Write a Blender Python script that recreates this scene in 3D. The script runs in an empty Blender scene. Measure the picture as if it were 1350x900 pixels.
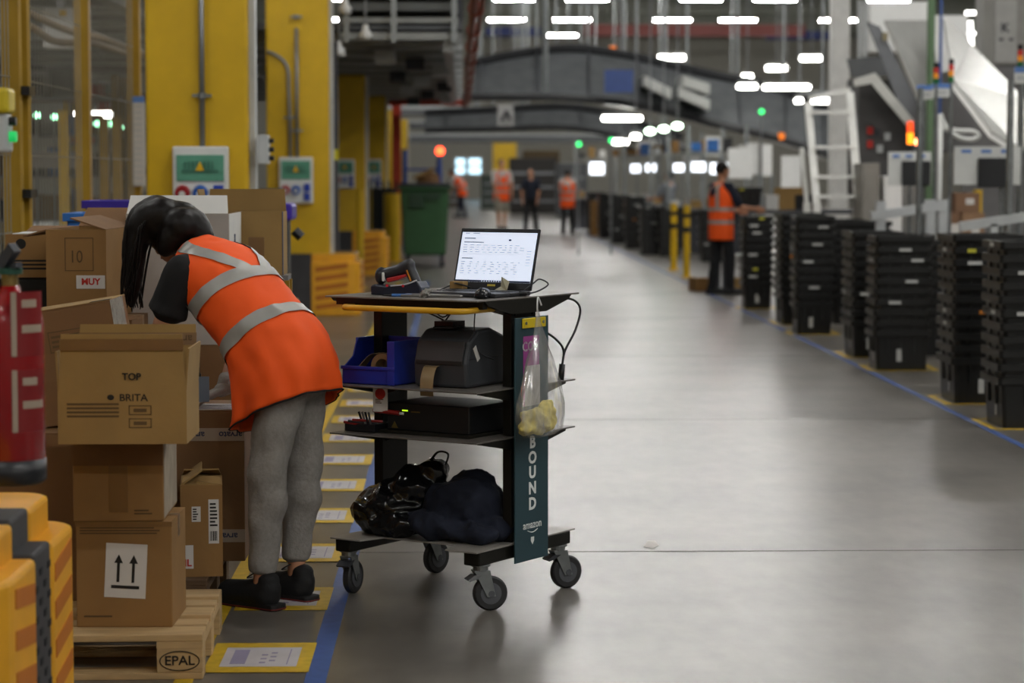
import bpy, bmesh, math, random
from mathutils import Vector as V, Matrix, Euler, noise
random.seed(11)
PI = math.pi
S = bpy.context.scene
COL = S.collection

# ------------------------------------------------------------------ camera
F = 3048.0            # focal length in pixels of the 1350 x 900 frame
CH = 1.6              # camera height
PITCH = math.atan(223 / F)
YAW = math.atan(70 / F)
camd = bpy.data.cameras.new('camera')
camd.sensor_width = 36.0
camd.lens = 36.0 * F / 1350.0
camd.clip_end = 400
camd.dof.use_dof = True
camd.dof.focus_distance = 8.55
camd.dof.aperture_fstop = 3.0
cam = bpy.data.objects.new('camera', camd)
COL.objects.link(cam)
cam.location = (0, 0, CH)
cam.rotation_euler = Euler((PI / 2 - PITCH, 0, -YAW))
S.camera = cam
RC = cam.rotation_euler.to_matrix()

# ------------------------------------------------------------------ world, exposure
w = bpy.data.worlds.new('world'); S.world = w
w.use_nodes = True
w.node_tree.nodes['Background'].inputs[0].default_value = (0.75, 0.8, 0.9, 1)
w.node_tree.nodes['Background'].inputs[1].default_value = 0.15
S.view_settings.view_transform = 'Standard'
S.view_settings.look = 'None'
S.view_settings.exposure = 0.14
S.view_settings.gamma = 1.0
S.view_settings.use_curve_mapping = False
LAMP = 150.0          # strength of the ceiling lamps
try:
    S.cycles.sample_clamp_indirect = 6.0
    S.cycles.max_bounces = 8
    S.cycles.transparent_max_bounces = 16
except Exception:
    pass

# ------------------------------------------------------------------ helpers
def ray(x, y):
    return RC @ V(((x - 675) / F, -(y - 450) / F, -1))
def at(x, y, Y):
    d = ray(x, y); return V((0, 0, CH)) + d * (Y / d.y)
def atz(x, y, z=0.0):
    d = ray(x, y); return V((0, 0, CH)) + d * ((z - CH) / d.z)

def lin(c):
    if isinstance(c, str):
        c = [int(c[i:i + 2], 16) / 255 for i in (0, 2, 4)]
    return tuple(((u / 12.92) if u <= 0.04045 else ((u + 0.055) / 1.055) ** 2.4) for u in c) + (1,)

MT = {}
def mat(name, col, rough=0.5, metal=0.0, var=0.08, scale=6.0, bump=0.0, bscale=60.0, emit=0.0, ecol=None,
        spec=0.5, trans=0.0, alpha=1.0, stretch=(1, 1, 1), coat=0.0, col2=None):
    if name in MT:
        return MT[name]
    m = bpy.data.materials.new(name); m.use_nodes = True
    nt = m.node_tree; b = nt.nodes['Principled BSDF']
    c = lin(col)
    tc = nt.nodes.new('ShaderNodeTexCoord'); mp = nt.nodes.new('ShaderNodeMapping')
    mp.inputs['Scale'].default_value = stretch
    nt.links.new(tc.outputs['Object'], mp.inputs['Vector'])
    nz = nt.nodes.new('ShaderNodeTexNoise'); nz.inputs['Scale'].default_value = scale
    nz.inputs['Detail'].default_value = 5
    nt.links.new(mp.outputs[0], nz.inputs['Vector'])
    mx = nt.nodes.new('ShaderNodeMix'); mx.data_type = 'RGBA'
    a = tuple(u * (1 - var) for u in c[:3]) + (1,)
    d = lin(col2) if col2 else tuple(min(1, u * (1 + var)) for u in c[:3]) + (1,)
    mx.inputs[6].default_value = a; mx.inputs[7].default_value = d
    rp = nt.nodes.new('ShaderNodeMapRange')
    rp.inputs[1].default_value = 0.3; rp.inputs[2].default_value = 0.7
    nt.links.new(nz.outputs['Fac'], rp.inputs[0]); nt.links.new(rp.outputs[0], mx.inputs[0])
    nt.links.new(mx.outputs[2], b.inputs['Base Color'])
    b.inputs['Roughness'].default_value = rough
    b.inputs['Metallic'].default_value = metal
    b.inputs['Specular IOR Level'].default_value = spec
    b.inputs['Coat Weight'].default_value = coat
    if trans: b.inputs['Transmission Weight'].default_value = trans
    if alpha < 1: b.inputs['Alpha'].default_value = alpha
    if emit:
        b.inputs['Emission Color'].default_value = lin(ecol or col)
        b.inputs['Emission Strength'].default_value = emit
    if bump:
        n2 = nt.nodes.new('ShaderNodeTexNoise'); n2.inputs['Scale'].default_value = bscale
        n2.inputs['Detail'].default_value = 4
        nt.links.new(mp.outputs[0], n2.inputs['Vector'])
        bp = nt.nodes.new('ShaderNodeBump'); bp.inputs['Strength'].default_value = bump
        bp.inputs['Distance'].default_value = 0.01
        nt.links.new(n2.outputs['Fac'], bp.inputs['Height'])
        nt.links.new(bp.outputs[0], b.inputs['Normal'])
    MT[name] = m
    return m

def frame_of(d):
    d = d.normalized()
    up = V((0, 0, 1)) if abs(d.z) < 0.95 else V((0, 1, 0))
    a = d.cross(up).normalized(); b = a.cross(d).normalized()
    return a, b

class MB:
    def __init__(s, M=None):
        s.v = []; s.f = []; s.M = M or Matrix()
    def add(s, vs, fs):
        o = len(s.v)
        s.v += [tuple(s.M @ V(p)) for p in vs]
        s.f += [[i + o for i in f] for f in fs]
        return s
    def bb(s, x0, x1, y0, y1, z0, z1):
        return s.add([(x0, y0, z0), (x1, y0, z0), (x1, y1, z0), (x0, y1, z0), (x0, y0, z1), (x1, y0, z1), (x1, y1, z1), (x0, y1, z1)],
                     [(0, 3, 2, 1), (4, 5, 6, 7), (0, 1, 5, 4), (1, 2, 6, 5), (2, 3, 7, 6), (3, 0, 4, 7)])
    def box(s, c, d):
        return s.bb(c[0] - d[0] / 2, c[0] + d[0] / 2, c[1] - d[1] / 2, c[1] + d[1] / 2, c[2] - d[2] / 2, c[2] + d[2] / 2)
    def cyl(s, p0, p1, r0, r1=None, n=12):
        p0 = V(p0); p1 = V(p1); r1 = r0 if r1 is None else r1
        a, b = frame_of(p1 - p0)
        vs = [p0 + (a * math.cos(2 * PI * i / n) + b * math.sin(2 * PI * i / n)) * r0 for i in range(n)]
        vs += [p1 + (a * math.cos(2 * PI * i / n) + b * math.sin(2 * PI * i / n)) * r1 for i in range(n)]
        fs = [(i, (i + 1) % n, n + (i + 1) % n, n + i) for i in range(n)]
        fs += [tuple(range(n))[::-1], tuple(range(n, 2 * n))]
        return s.add(vs, fs)
    def tube(s, pts, r, n=8, flat=None):
        pts = [V(p) for p in pts]; vs = []; fs = []
        a = None
        for i, p in enumerate(pts):
            d = (pts[min(i + 1, len(pts) - 1)] - pts[max(i - 1, 0)]).normalized()
            if a is None: a, b = frame_of(d)
            else:
                a = (a - d * a.dot(d)).normalized(); b = a.cross(d).normalized()
            rr = r[i] if isinstance(r, (list, tuple)) else r
            for k in range(n):
                t = 2 * PI * k / n
                vs.append(p + a * math.cos(t) * rr + b * math.sin(t) * rr * (flat or 1))
        m = len(pts)
        for i in range(m - 1):
            for k in range(n):
                fs.append((i * n + k, i * n + (k + 1) % n, (i + 1) * n + (k + 1) % n, (i + 1) * n + k))
        fs.append(tuple(range(n))[::-1]); fs.append(tuple(range((m - 1) * n, m * n)))
        return s.add(vs, fs)
    def bar(s, p0, p1, w, h):
        p0 = V(p0); p1 = V(p1); a, b = frame_of(p1 - p0)
        a = a * w / 2; b = b * h / 2
        vs = [p0 - a - b, p0 + a - b, p0 + a + b, p0 - a + b, p1 - a - b, p1 + a - b, p1 + a + b, p1 - a + b]
        return s.add(vs, [(0, 3, 2, 1), (4, 5, 6, 7), (0, 1, 5, 4), (1, 2, 6, 5), (2, 3, 7, 6), (3, 0, 4, 7)])
    def prism(s, poly, z0, z1):
        n = len(poly)
        vs = [(p[0], p[1], z0) for p in poly] + [(p[0], p[1], z1) for p in poly]
        fs = [tuple(range(n))[::-1], tuple(range(n, 2 * n))] + [(i, (i + 1) % n, n + (i + 1) % n, n + i) for i in range(n)]
        return s.add(vs, fs)
    def prismy(s, poly, y0, y1):
        n = len(poly)
        vs = [(p[0], y0, p[1]) for p in poly] + [(p[0], y1, p[1]) for p in poly]
        fs = [tuple(range(n)), tuple(range(n, 2 * n))[::-1]] + [(i, n + i, n + (i + 1) % n, (i + 1) % n) for i in range(n)]
        return s.add(vs, fs)
    def prismx(s, poly, x0, x1):
        n = len(poly)
        vs = [(x0, p[0], p[1]) for p in poly] + [(x1, p[0], p[1]) for p in poly]
        fs = [tuple(range(n))[::-1], tuple(range(n, 2 * n))] + [(i, (i + 1) % n, n + (i + 1) % n, n + i) for i in range(n)]
        return s.add(vs, fs)
    def lathe(s, prof, c=(0, 0, 0), n=20):
        c = V(c); vs = []; fs = []; m = len(prof)
        for r, z in prof:
            for k in range(n):
                t = 2 * PI * k / n
                vs.append(c + V((r * math.cos(t), r * math.sin(t), z)))
        for i in range(m - 1):
            for k in range(n):
                fs.append((i * n + k, i * n + (k + 1) % n, (i + 1) * n + (k + 1) % n, (i + 1) * n + k))
        fs.append(tuple(range(n))[::-1]); fs.append(tuple(range((m - 1) * n, m * n)))
        return s.add(vs, fs)
    def ell(s, c, r, n=14, R=None):
        c = V(c); vs = []; fs = []; m = n // 2 + 1
        if not isinstance(r, (tuple, list)): r = (r, r, r)
        for i in range(m):
            ph = -PI / 2 + PI * i / (m - 1)
            for k in range(n):
                t = 2 * PI * k / n
                q = V((r[0] * math.cos(ph) * math.cos(t), r[1] * math.cos(ph) * math.sin(t), r[2] * math.sin(ph)))
                if R: q = R @ q
                vs.append(c + q)
        for i in range(m - 1):
            for k in range(n):
                fs.append((i * n + k, i * n + (k + 1) % n, (i + 1) * n + (k + 1) % n, (i + 1) * n + k))
        return s.add(vs, fs)
    def cap(s, p0, p1, r0, r1=None, n=14):
        r1 = r0 if r1 is None else r1
        s.cyl(p0, p1, r0, r1, n); s.ell(p0, r0, n); s.ell(p1, r1, n)
        return s
    def loft(s, rings, closed=True, caps=True):
        n = len(rings[0]); vs = [p for r in rings for p in r]; fs = []
        for i in range(len(rings) - 1):
            for k in range(n if closed else n - 1):
                fs.append((i * n + k, i * n + (k + 1) % n, (i + 1) * n + (k + 1) % n, (i + 1) * n + k))
        if caps:
            fs.append(tuple(range(n))[::-1]); fs.append(tuple(range((len(rings) - 1) * n, len(rings) * n)))
        return s.add(vs, fs)
    def mesh(s, name):
        me = bpy.data.meshes.new(name)
        me.from_pydata(s.v, [], s.f)
        bm = bmesh.new(); bm.from_mesh(me)
        bmesh.ops.recalc_face_normals(bm, faces=bm.faces)
        bm.to_mesh(me); bm.free()
        return me
    def build(s, name, m, parent=None, smooth=False, bevel=0.0, world=False, seg=2, base=None):
        if base is not None:
            base = V(base); s.v = [tuple(V(p) - base) for p in s.v]
        me = s.mesh(name)
        o = bpy.data.objects.new(name, me); COL.objects.link(o)
        if base is not None: o.location = base
        me.materials.append(m)
        if smooth:
            for p in me.polygons: p.use_smooth = True
        if bevel:
            bv = o.modifiers.new('bevel', 'BEVEL'); bv.width = bevel; bv.segments = seg; bv.limit_method = 'ANGLE'
        link(o, parent, world)
        return o

MW = {}
def link(o, parent, world=False):
    if parent is not None:
        o.parent = parent
        if world: o.matrix_parent_inverse = MW.get(parent.name, Matrix()).inverted()

def tag(o, label=None, cat=None, group=None, kind=None):
    if label: o['label'] = label
    if cat: o['category'] = cat
    if group: o['group'] = group
    if kind: o['kind'] = kind
    return o

def E(name, loc, rz=0.0, label=None, cat=None, group=None, M=None):
    o = bpy.data.objects.new(name, None); COL.objects.link(o)
    o.empty_display_size = 0.1
    o.location = loc; o.rotation_euler = (0, 0, rz)
    MW[o.name] = Matrix.Translation(V(loc)) @ Matrix.Rotation(rz, 4, 'Z')
    return tag(o, label, cat, group)

def dup(o, loc, rz=None, label=None, group=None):
    r = o.copy(); COL.objects.link(r); r.location = loc
    if rz is not None: r.rotation_euler = (0, 0, rz)
    if label: r['label'] = label
    if group: r['group'] = group
    for ch in list(o.children):
        c = ch.copy(); COL.objects.link(c); c.parent = r
        for g in list(ch.children):
            d = g.copy(); COL.objects.link(d); d.parent = c
    return r

def bake(o):
    dg = bpy.context.evaluated_depsgraph_get()
    me = bpy.data.meshes.new_from_object(o.evaluated_get(dg))
    o.modifiers.clear(); o.data = me

def organic(mb, name, m, parent=None, voxel=0.012, smooth=4, world=False, wob=0.0, wscale=8.0, ridge=False, seed=0.0):
    me = mb.mesh(name)
    o = bpy.data.objects.new(name, me); COL.objects.link(o); me.materials.append(m)
    r = o.modifiers.new('r', 'REMESH'); r.mode = 'VOXEL'; r.voxel_size = voxel
    if smooth:
        sm = o.modifiers.new('s', 'SMOOTH'); sm.iterations = smooth; sm.factor = 0.5
    bake(o)
    me = o.data
    if wob:
        ns = [v.normal.copy() for v in me.vertices]
        for v, nn in zip(me.vertices, ns):
            q = v.co * wscale + V((seed, seed * 2, seed * 3))
            t = noise.noise(q)
            if ridge: t = 0.5 - 2 * abs(t) + 0.7 * (0.3 - abs(noise.noise(q * 2.3)))
            v.co += nn * (wob * t)
    for p in me.polygons: p.use_smooth = True
    if not me.materials: me.materials.append(m)
    link(o, parent, world)
    return o

def text(body, size, m, parent, M, name='lettering', world=False, bold=0.0, extrude=0.0006, squeeze=1.0, align='CENTER'):
    cu = bpy.data.curves.new(name, 'FONT'); cu.body = body; cu.size = size
    cu.align_x = align; cu.align_y = 'CENTER'; cu.offset = bold; cu.extrude = extrude; cu.resolution_u = 3
    t = bpy.data.objects.new(name, cu); COL.objects.link(t)
    dg = bpy.context.evaluated_depsgraph_get()
    me = bpy.data.meshes.new_from_object(t.evaluated_get(dg))
    bpy.data.objects.remove(t)
    me.transform(M @ Matrix.Diagonal((squeeze, 1, 1, 1)))
    me.materials.clear(); me.materials.append(m)
    o = bpy.data.objects.new(name, me); COL.objects.link(o)
    link(o, parent, world)
    return o

def basis(o, x, y):
    x = V(x).normalized(); y = V(y).normalized(); z = x.cross(y)
    return Matrix(((x.x, y.x, z.x, o[0]), (x.y, y.y, z.y, o[1]), (x.z, y.z, z.z, o[2]), (0, 0, 0, 1)))
def front(x, y, z):          # text plane facing -Y
    return basis((x, y, z), (1, 0, 0), (0, 0, 1))
def arc(p0, p1, p2, n=10):   # quadratic curve
    p0, p1, p2 = V(p0), V(p1), V(p2)
    return [p0 * (1 - t) ** 2 + p1 * 2 * t * (1 - t) + p2 * t * t for t in [i / n for i in range(n + 1)]]
def spline(pts, n=6):
    pts = [V(p) for p in pts]; out = []
    P = [pts[0]] + pts + [pts[-1]]
    for i in range(1, len(P) - 2):
        for k in range(n):
            t = k / n
            a, b, c, d = P[i - 1], P[i], P[i + 1], P[i + 2]
            out.append(0.5 * ((2 * b) + (c - a) * t + (2 * a - 5 * b + 4 * c - d) * t * t + (3 * b - a - 3 * c + d) * t ** 3))
    out.append(pts[-1])
    return out

# ------------------------------------------------------------------ materials
yel = mat('yellow_paint', 'D2A90C', 0.45, var=0.06)
yel2 = mat('yellow_plastic', 'E2A21C', 0.5, var=0.08)
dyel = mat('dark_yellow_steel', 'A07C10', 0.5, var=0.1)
slotm = mat('slot_orange', 'B8680F', 0.6)
blk = mat('black_metal', '15140F', 0.45, spec=0.35)
blkp = mat('black_plastic', '17181C', 0.4, var=0.15)
tote_m = mat('tote_plastic', '141414', 0.34, var=0.2, scale=3)
dgrey = mat('dark_grey', '33343A', 0.55)
grey = mat('grey_steel', '85878A', 0.4, 0.6)
lgrey = mat('light_grey', 'B9BCBC', 0.5)
galv = mat('galvanised', '8F9394', 0.38, 0.8, var=0.2, scale=14)
white = mat('white_plastic', 'DADBD8', 0.5, var=0.04)
paper = mat('paper', 'CFCBC6', 0.8, var=0.04)
card = mat('cardboard', '8E6A3C', 0.85, var=0.1, scale=5, bump=0.08, bscale=40)
card2 = mat('cardboard_dark', '755433', 0.85, var=0.1, scale=5, bump=0.08)
card3 = mat('cardboard_light', '977846', 0.85, var=0.1, scale=5, bump=0.08)
cardin = mat('cardboard_inside', 'A68555', 0.9, var=0.08)
whitecard = mat('white_card', 'D9D8D4', 0.75, var=0.04)
tape_m = mat('brown_tape', '7A5A36', 0.28, var=0.1)
tape_w = mat('printed_tape', 'A39382', 0.35, var=0.06)
ink = mat('black_ink', '1B1713', 0.8)
bink = mat('faded_ink', '5C4628', 0.85)
blueink = mat('blue_ink', '2B3350', 0.7)
redink = mat('red_ink', 'B5281E', 0.7)
wood = mat('pale_wood', 'B99B6E', 0.75, var=0.18, scale=5, stretch=(1, 9, 9), bump=0.15)
wood2 = mat('dark_wood', '5C452E', 0.8, var=0.2, scale=5, stretch=(1, 9, 9), bump=0.15)
red = mat('red_enamel', '8C1016', 0.25, coat=0.4)
redp = mat('red_pipe', '8E2E1E', 0.5)
rustp = mat('rust_pipe', '7A3A28', 0.45, 0.2)
blue = mat('blue_plastic', '1B2F96', 0.4)
lblue = mat('light_blue_plastic', '2B6EBE', 0.4)
purple = mat('purple_plastic', '3A2398', 0.4)
tapeblue = mat('blue_floor_tape', '3A5590', 0.5, var=0.15, scale=20)
tapeyel = mat('yellow_floor_tape', 'C7A420', 0.5, var=0.15, scale=20)
orange = mat('vest_orange', 'FF5A08', 0.75, var=0.04, bump=.06, bscale=25)
refl = mat('reflective_silver', 'A3A19C', 0.45, 0.25, var=0.05)
skin = mat('skin', 'B98364', 0.55, var=0.05)
hairm = mat('dark_hair', '110B09', 0.45, var=0.3, scale=60, stretch=(1, 1, 0.1), spec=.25)
sweat = mat('grey_sweatpants', '8E8984', 0.95, var=0.12, scale=60, bump=0.25, bscale=90)
shirt = mat('black_shirt', '0E0D0E', 0.9)
navy = mat('navy_cloth', '141A2B', 0.9, bump=0.2)
shoe_m = mat('shoe_black', '131315', 0.75, bump=0.2)
sole_r = mat('sole_red', '6E1F18', 0.6)
glove_m = mat('glove_grey', '8A8680', 0.85, bump=0.3)
green = mat('green_plastic', '2F5A34', 0.45)
glow = mat('lamp_glow', 'FFFDF4', 0.5, emit=LAMP, ecol='FFFEFA')
# ================================================================== STRUCTURE
def concrete():
    m = bpy.data.materials.new('polished_concrete'); m.use_nodes = True
    nt = m.node_tree; b = nt.nodes['Principled BSDF']
    tc = nt.nodes.new('ShaderNodeTexCoord')
    def nz(scale, detail, st=(1, 1, 1)):
        mp = nt.nodes.new('ShaderNodeMapping'); mp.inputs['Scale'].default_value = st
        n = nt.nodes.new('ShaderNodeTexNoise'); n.inputs['Scale'].default_value = scale; n.inputs['Detail'].default_value = detail
        nt.links.new(tc.outputs['Object'], mp.inputs[0]); nt.links.new(mp.outputs[0], n.inputs['Vector']); return n
    a = nz(1.1, 5); c = nz(11, 4, (1, 0.4, 1)); e = nz(0.7, 2)
    add = nt.nodes.new('ShaderNodeMath'); add.operation = 'ADD'
    mul = nt.nodes.new('ShaderNodeMath'); mul.operation = 'MULTIPLY'; mul.inputs[1].default_value = 0.5
    nt.links.new(c.outputs['Fac'], mul.inputs[0]); nt.links.new(a.outputs['Fac'], add.inputs[0]); nt.links.new(mul.outputs[0], add.inputs[1])
    rp = nt.nodes.new('ShaderNodeValToRGB')
    rp.color_ramp.elements[0].position = 0.55; rp.color_ramp.elements[0].color = lin('595550')
    rp.color_ramp.elements[1].position = 0.95; rp.color_ramp.elements[1].color = lin('77726B')
    nt.links.new(add.outputs[0], rp.inputs[0]); nt.links.new(rp.outputs[0], b.inputs['Base Color'])
    mr = nt.nodes.new('ShaderNodeMapRange'); mr.inputs[1].default_value = 0.3; mr.inputs[2].default_value = 0.7
    mr.inputs[3].default_value = 0.27; mr.inputs[4].default_value = 0.33
    b.inputs['Roughness'].default_value = 0.285
    bp = nt.nodes.new('ShaderNodeBump'); bp.inputs['Strength'].default_value = 0.012; bp.inputs['Distance'].default_value = 0.004
    b.inputs['Specular IOR Level'].default_value = 0.42
    return m
conc = concrete()
X0, X1, Y0, Y1, HC = -32, 42, -14, 138, 9.6
fl = MB().add([(X0, Y0, 0), (X1, Y0, 0), (X1, Y1, 0), (X0, Y1, 0)], [(0, 1, 2, 3)]).build('floor', conc)
tag(fl, 'polished grey concrete floor of the hall', kind='structure')
jm = mat('joint', '63605B', 0.6)
for y in (6.4, 9.68, 14.9, 20.1, 25.3, 30.5, 36, 41.5, 47):
    MB().bb(X0, X1, y - 0.006, y + 0.006, 0.0005, 0.0015).build('floor_joint', jm, fl)
wallm = mat('wall_panel', 'A9A69B', 0.8)
ceilm = mat('ceiling_deck', '8C8D88', 0.8)
o = MB().bb(X0, X1, Y0, Y1, HC, HC + 0.3).build('ceiling', ceilm); tag(o, 'grey steel deck ceiling', kind='structure')
for nm, b in (('wall_back', (X0, X1, Y0 - .3, Y0, 0, HC)), ('wall_far', (X0, X1, Y1, Y1 + .3, 0, HC)), ('wall_left', (X0 - .3, X0, Y0, Y1, 0, HC)), ('wall_right', (X1, X1 + .3, Y0, Y1, 0, HC))):
    o = MB().bb(*b).build(nm, wallm); tag(o, 'pale panel wall of the hall', kind='structure')
# far windows seen down the aisle
glass_lit = mat('daylight_window', 'BFE3F2', 0.3, emit=2.2, ecol='BFE6F8')
for k, (x0, x1) in enumerate(((600, 614), (617, 635))):
    a = at(x0, 230, Y1 - .03); b = at(x1, 208, Y1 - .03)
    o = E('window_%d' % (k + 1), (a.x, Y1 - .03, a.z)); tag(o, 'far window with daylight', kind='structure')
    MB().bb(a.x, b.x, Y1 - .05, Y1 - .02, a.z, b.z).build('pane', glass_lit, o, world=True)
    fm = MB()
    for xx in (a.x, b.x): fm.bb(xx - .06, xx + .06, Y1 - .1, Y1, a.z, b.z)
    for zz in (a.z, (a.z + b.z) / 2, b.z): fm.bb(a.x, b.x, Y1 - .1, Y1, zz - .06, zz + .06)
    fm.build('window_frame', white, o, world=True)

# roof purlins and girders
pur = mat('purlin', '77796F', 0.6)
for k, y in enumerate(range(62, 137, 5)):
    o = MB().bb(X0, X1, y - .12, y + .12, HC - .35, HC).build('trim_%d' % (k + 1), pur); tag(o, 'roof purlin under the deck', kind='structure')
redb = mat('red_girder', '6E2F28', 0.6); blueb = mat('blue_girder', '2C3A73', 0.6)
p = at(770, 40, 100); q = at(1060, 40, 100)
tag(MB().bb(p.x, q.x, 99.7, 100.3, p.z - .25, p.z + .25).build('roof_girder', redb, base=(p.x, 100, p.z)), 'dull red steel girder high under the hall roof', 'girder')
p = at(1010, 47, 104); q = at(1110, 47, 104)
tag(MB().bb(p.x, q.x, 103.8, 104.2, p.z - .2, p.z + .2).build('roof_girder', blueb, base=(p.x, 104, p.z)), 'dark blue steel girder high under the hall roof, right of the red girder', 'girder')
p = at(640, 42, 104); q = at(712, 42, 104)
tag(MB().bb(p.x, q.x, 103.8, 104.2, p.z - .2, p.z + .2).build('roof_girder', blueb, base=(p.x, 104, p.z)), 'dark blue steel girder beside the rusty vertical pipe run', 'girder')

# ---------------- ceiling lamps
lampbody = mat('lamp_body', 'B7B9B7', 0.5)
def make_lamp(loc):
    t = E('ceiling_lamp', loc, 0, 'white tube lamp hanging under the hall roof', 'lamp', 'hall roof lamps')
    MB().box((0, 0, .06), (1.7, .3, .08)).build('lamp_housing', lampbody, t)
    MB().box((0, 0, 0), (1.66, .14, .05)).build('tube', glow, t, bevel=.02)
    MB().cyl((-.6, 0, .1), (-.6, 0, 1.0), .012, n=6).build('hanger', grey, t)
    MB().cyl((.6, 0, .1), (.6, 0, 1.0), .012, n=6).build('hanger', grey, t)
    return t
lamp0 = None
for y in (-8, 2, 12, 22, 34, 46, 58, 70, 82, 94, 106.5, 118.5):
    for x in (-20, -12.6, -5.4, 2.2, 5.2, 9.8, 12.8, 17.4, 24.6, 32):
        if y < 60 and x in (24.6, 32, -20): continue
        if lamp0 is None: lamp0 = make_lamp((x, y, 8.55))
        else: dup(lamp0, (x, y, 8.55))

# ---------------- mezzanine over the left side
steel = mat('mezz_steel', '8E908E', 0.42, 0.2, var=0.15)
deckm = mat('mezz_deck', '55575A', 0.55, 0.3)
mz = E('mezzanine', (-7, 20, 3.1), 0, 'grey steel mezzanine deck with cross joists above the yellow columns', 'mezzanine')
MB().bb(-14, -2.4, 18.5, 50, 3.26, 3.34).build('deck', deckm, mz, world=True)
MB().bb(-2.4, .05, 27.2, 50, 3.26, 3.34).build('deck', deckm, mz, world=True)
for k in range(30):
    y = 19.2 + k * 1.05
    xe = .05 if y > 27.2 else -2.4
    b = MB(); b.bb(-6, xe, y - .05, y + .05, 3.12, 3.26); b.bb(-6, xe, y - .11, y + .11, 3.105, 3.125)
    b.build('joist', lgrey if k % 2 else steel, mz, world=True)
for x in (-2.9, -.12):
    MB().bb(x - .06, x + .06, 18.5 if x < -2 else 27.2, 50, 3.0, 3.14).build('main_beam', steel, mz, world=True)
for k in range(10):
    x = -.9 + (k % 3) * .33; y = 28.5 + k * 2
    MB().bb(x - .12, x + .12, y - .25, y + .25, 2.93, 3.08).build('cable_tray', dgrey if k % 2 else lgrey, mz, world=True)
# stacked ducts and trays along the front edge of the mezzanine
for k, (z0, z1, yy, m) in enumerate(((3.14, 3.22, 27.1, steel), (3.24, 3.30, 27.5, dgrey), (3.31, 3.40, 27.2, steel), (3.42, 3.48, 27.7, blk), (3.49, 3.58, 27.3, mat('tray_grey', '5E605F', .5, .3)), (3.60, 3.66, 27.8, dgrey), (3.67, 3.76, 27.4, steel), (3.8, 3.9, 27.5, blk))):
    MB().bb(-1.4, .0, yy, yy + .5, z0, z1).build('front_tray', m, mz, world=True)
for x in (-1.3, -.75, -.05):
    MB().bb(x - .03, x + .03, 27.0, 27.06, 3.1, 4.2).build('hanger', galv, mz, world=True)
MB().bb(-1.4, .05, 28.3, 28.5, 3.34, 4.2).build('back_plate', dgrey, mz, world=True)
# spotlights under the mezzanine
spot_m = mat('spot_white', 'D9DADA', 0.4)
for x, y in ((455, 12), (482, 46), (447, 68)):
    p = at(x, y, 27)
    t = E('spotlight', p, 0, 'small white bell spotlight under the mezzanine by the second yellow column', 'lamp', 'bell spotlights under the mezzanine')
    MB().lathe([(.03, .12), (.035, .06), (.07, .02), (.075, -.05), (.06, -.05)], p, 14).build('shade', spot_m, t, world=True, smooth=True)
    MB().cyl(p + V((0, 0, .1)), (p.x, p.y, 4.0), .012, n=6).build('stem', grey, t, world=True)

# red sprinkler pipes
pv = []
t = E('sprinkler_pipe', (.12, 19, 3.0), 0, 'rusty red pipe bundle running along the mezzanine edge', 'pipe')
for dx, dz, r in ((.0, 0, .035), (.07, .02, .02), (.02, .06, .022)):
    MB().cyl((.12 + dx, 4, 2.98 + dz), (.14 + dx, 47, 2.98 + dz), r, n=10).build('pipe', rustp, t, world=True, smooth=True)
for k in range(9):
    y = 20 + k * 3
    MB().cyl((.15, y - .025, 3.0), (.15, y + .04, 3.0), .075, n=12).build('clamp', rustp, t, world=True)
redp2 = mat('red_pipe_bright', 'A8351F', 0.45)
t = E('cross_pipe', (-1.2, 47, 3.08), 0, 'bright red pipe crossing from the yellow column to the pipe bundle', 'pipe')
MB().cyl((-2.6, 47, 3.0), (.12, 47, 3.0), .06, n=10).build('pipe', redp2, t, world=True, smooth=True)
MB().cyl((.12, 47, 2.92), (.12, 47, 3.08), .07, n=10).build('elbow', rustp, t, world=True, smooth=True)

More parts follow.
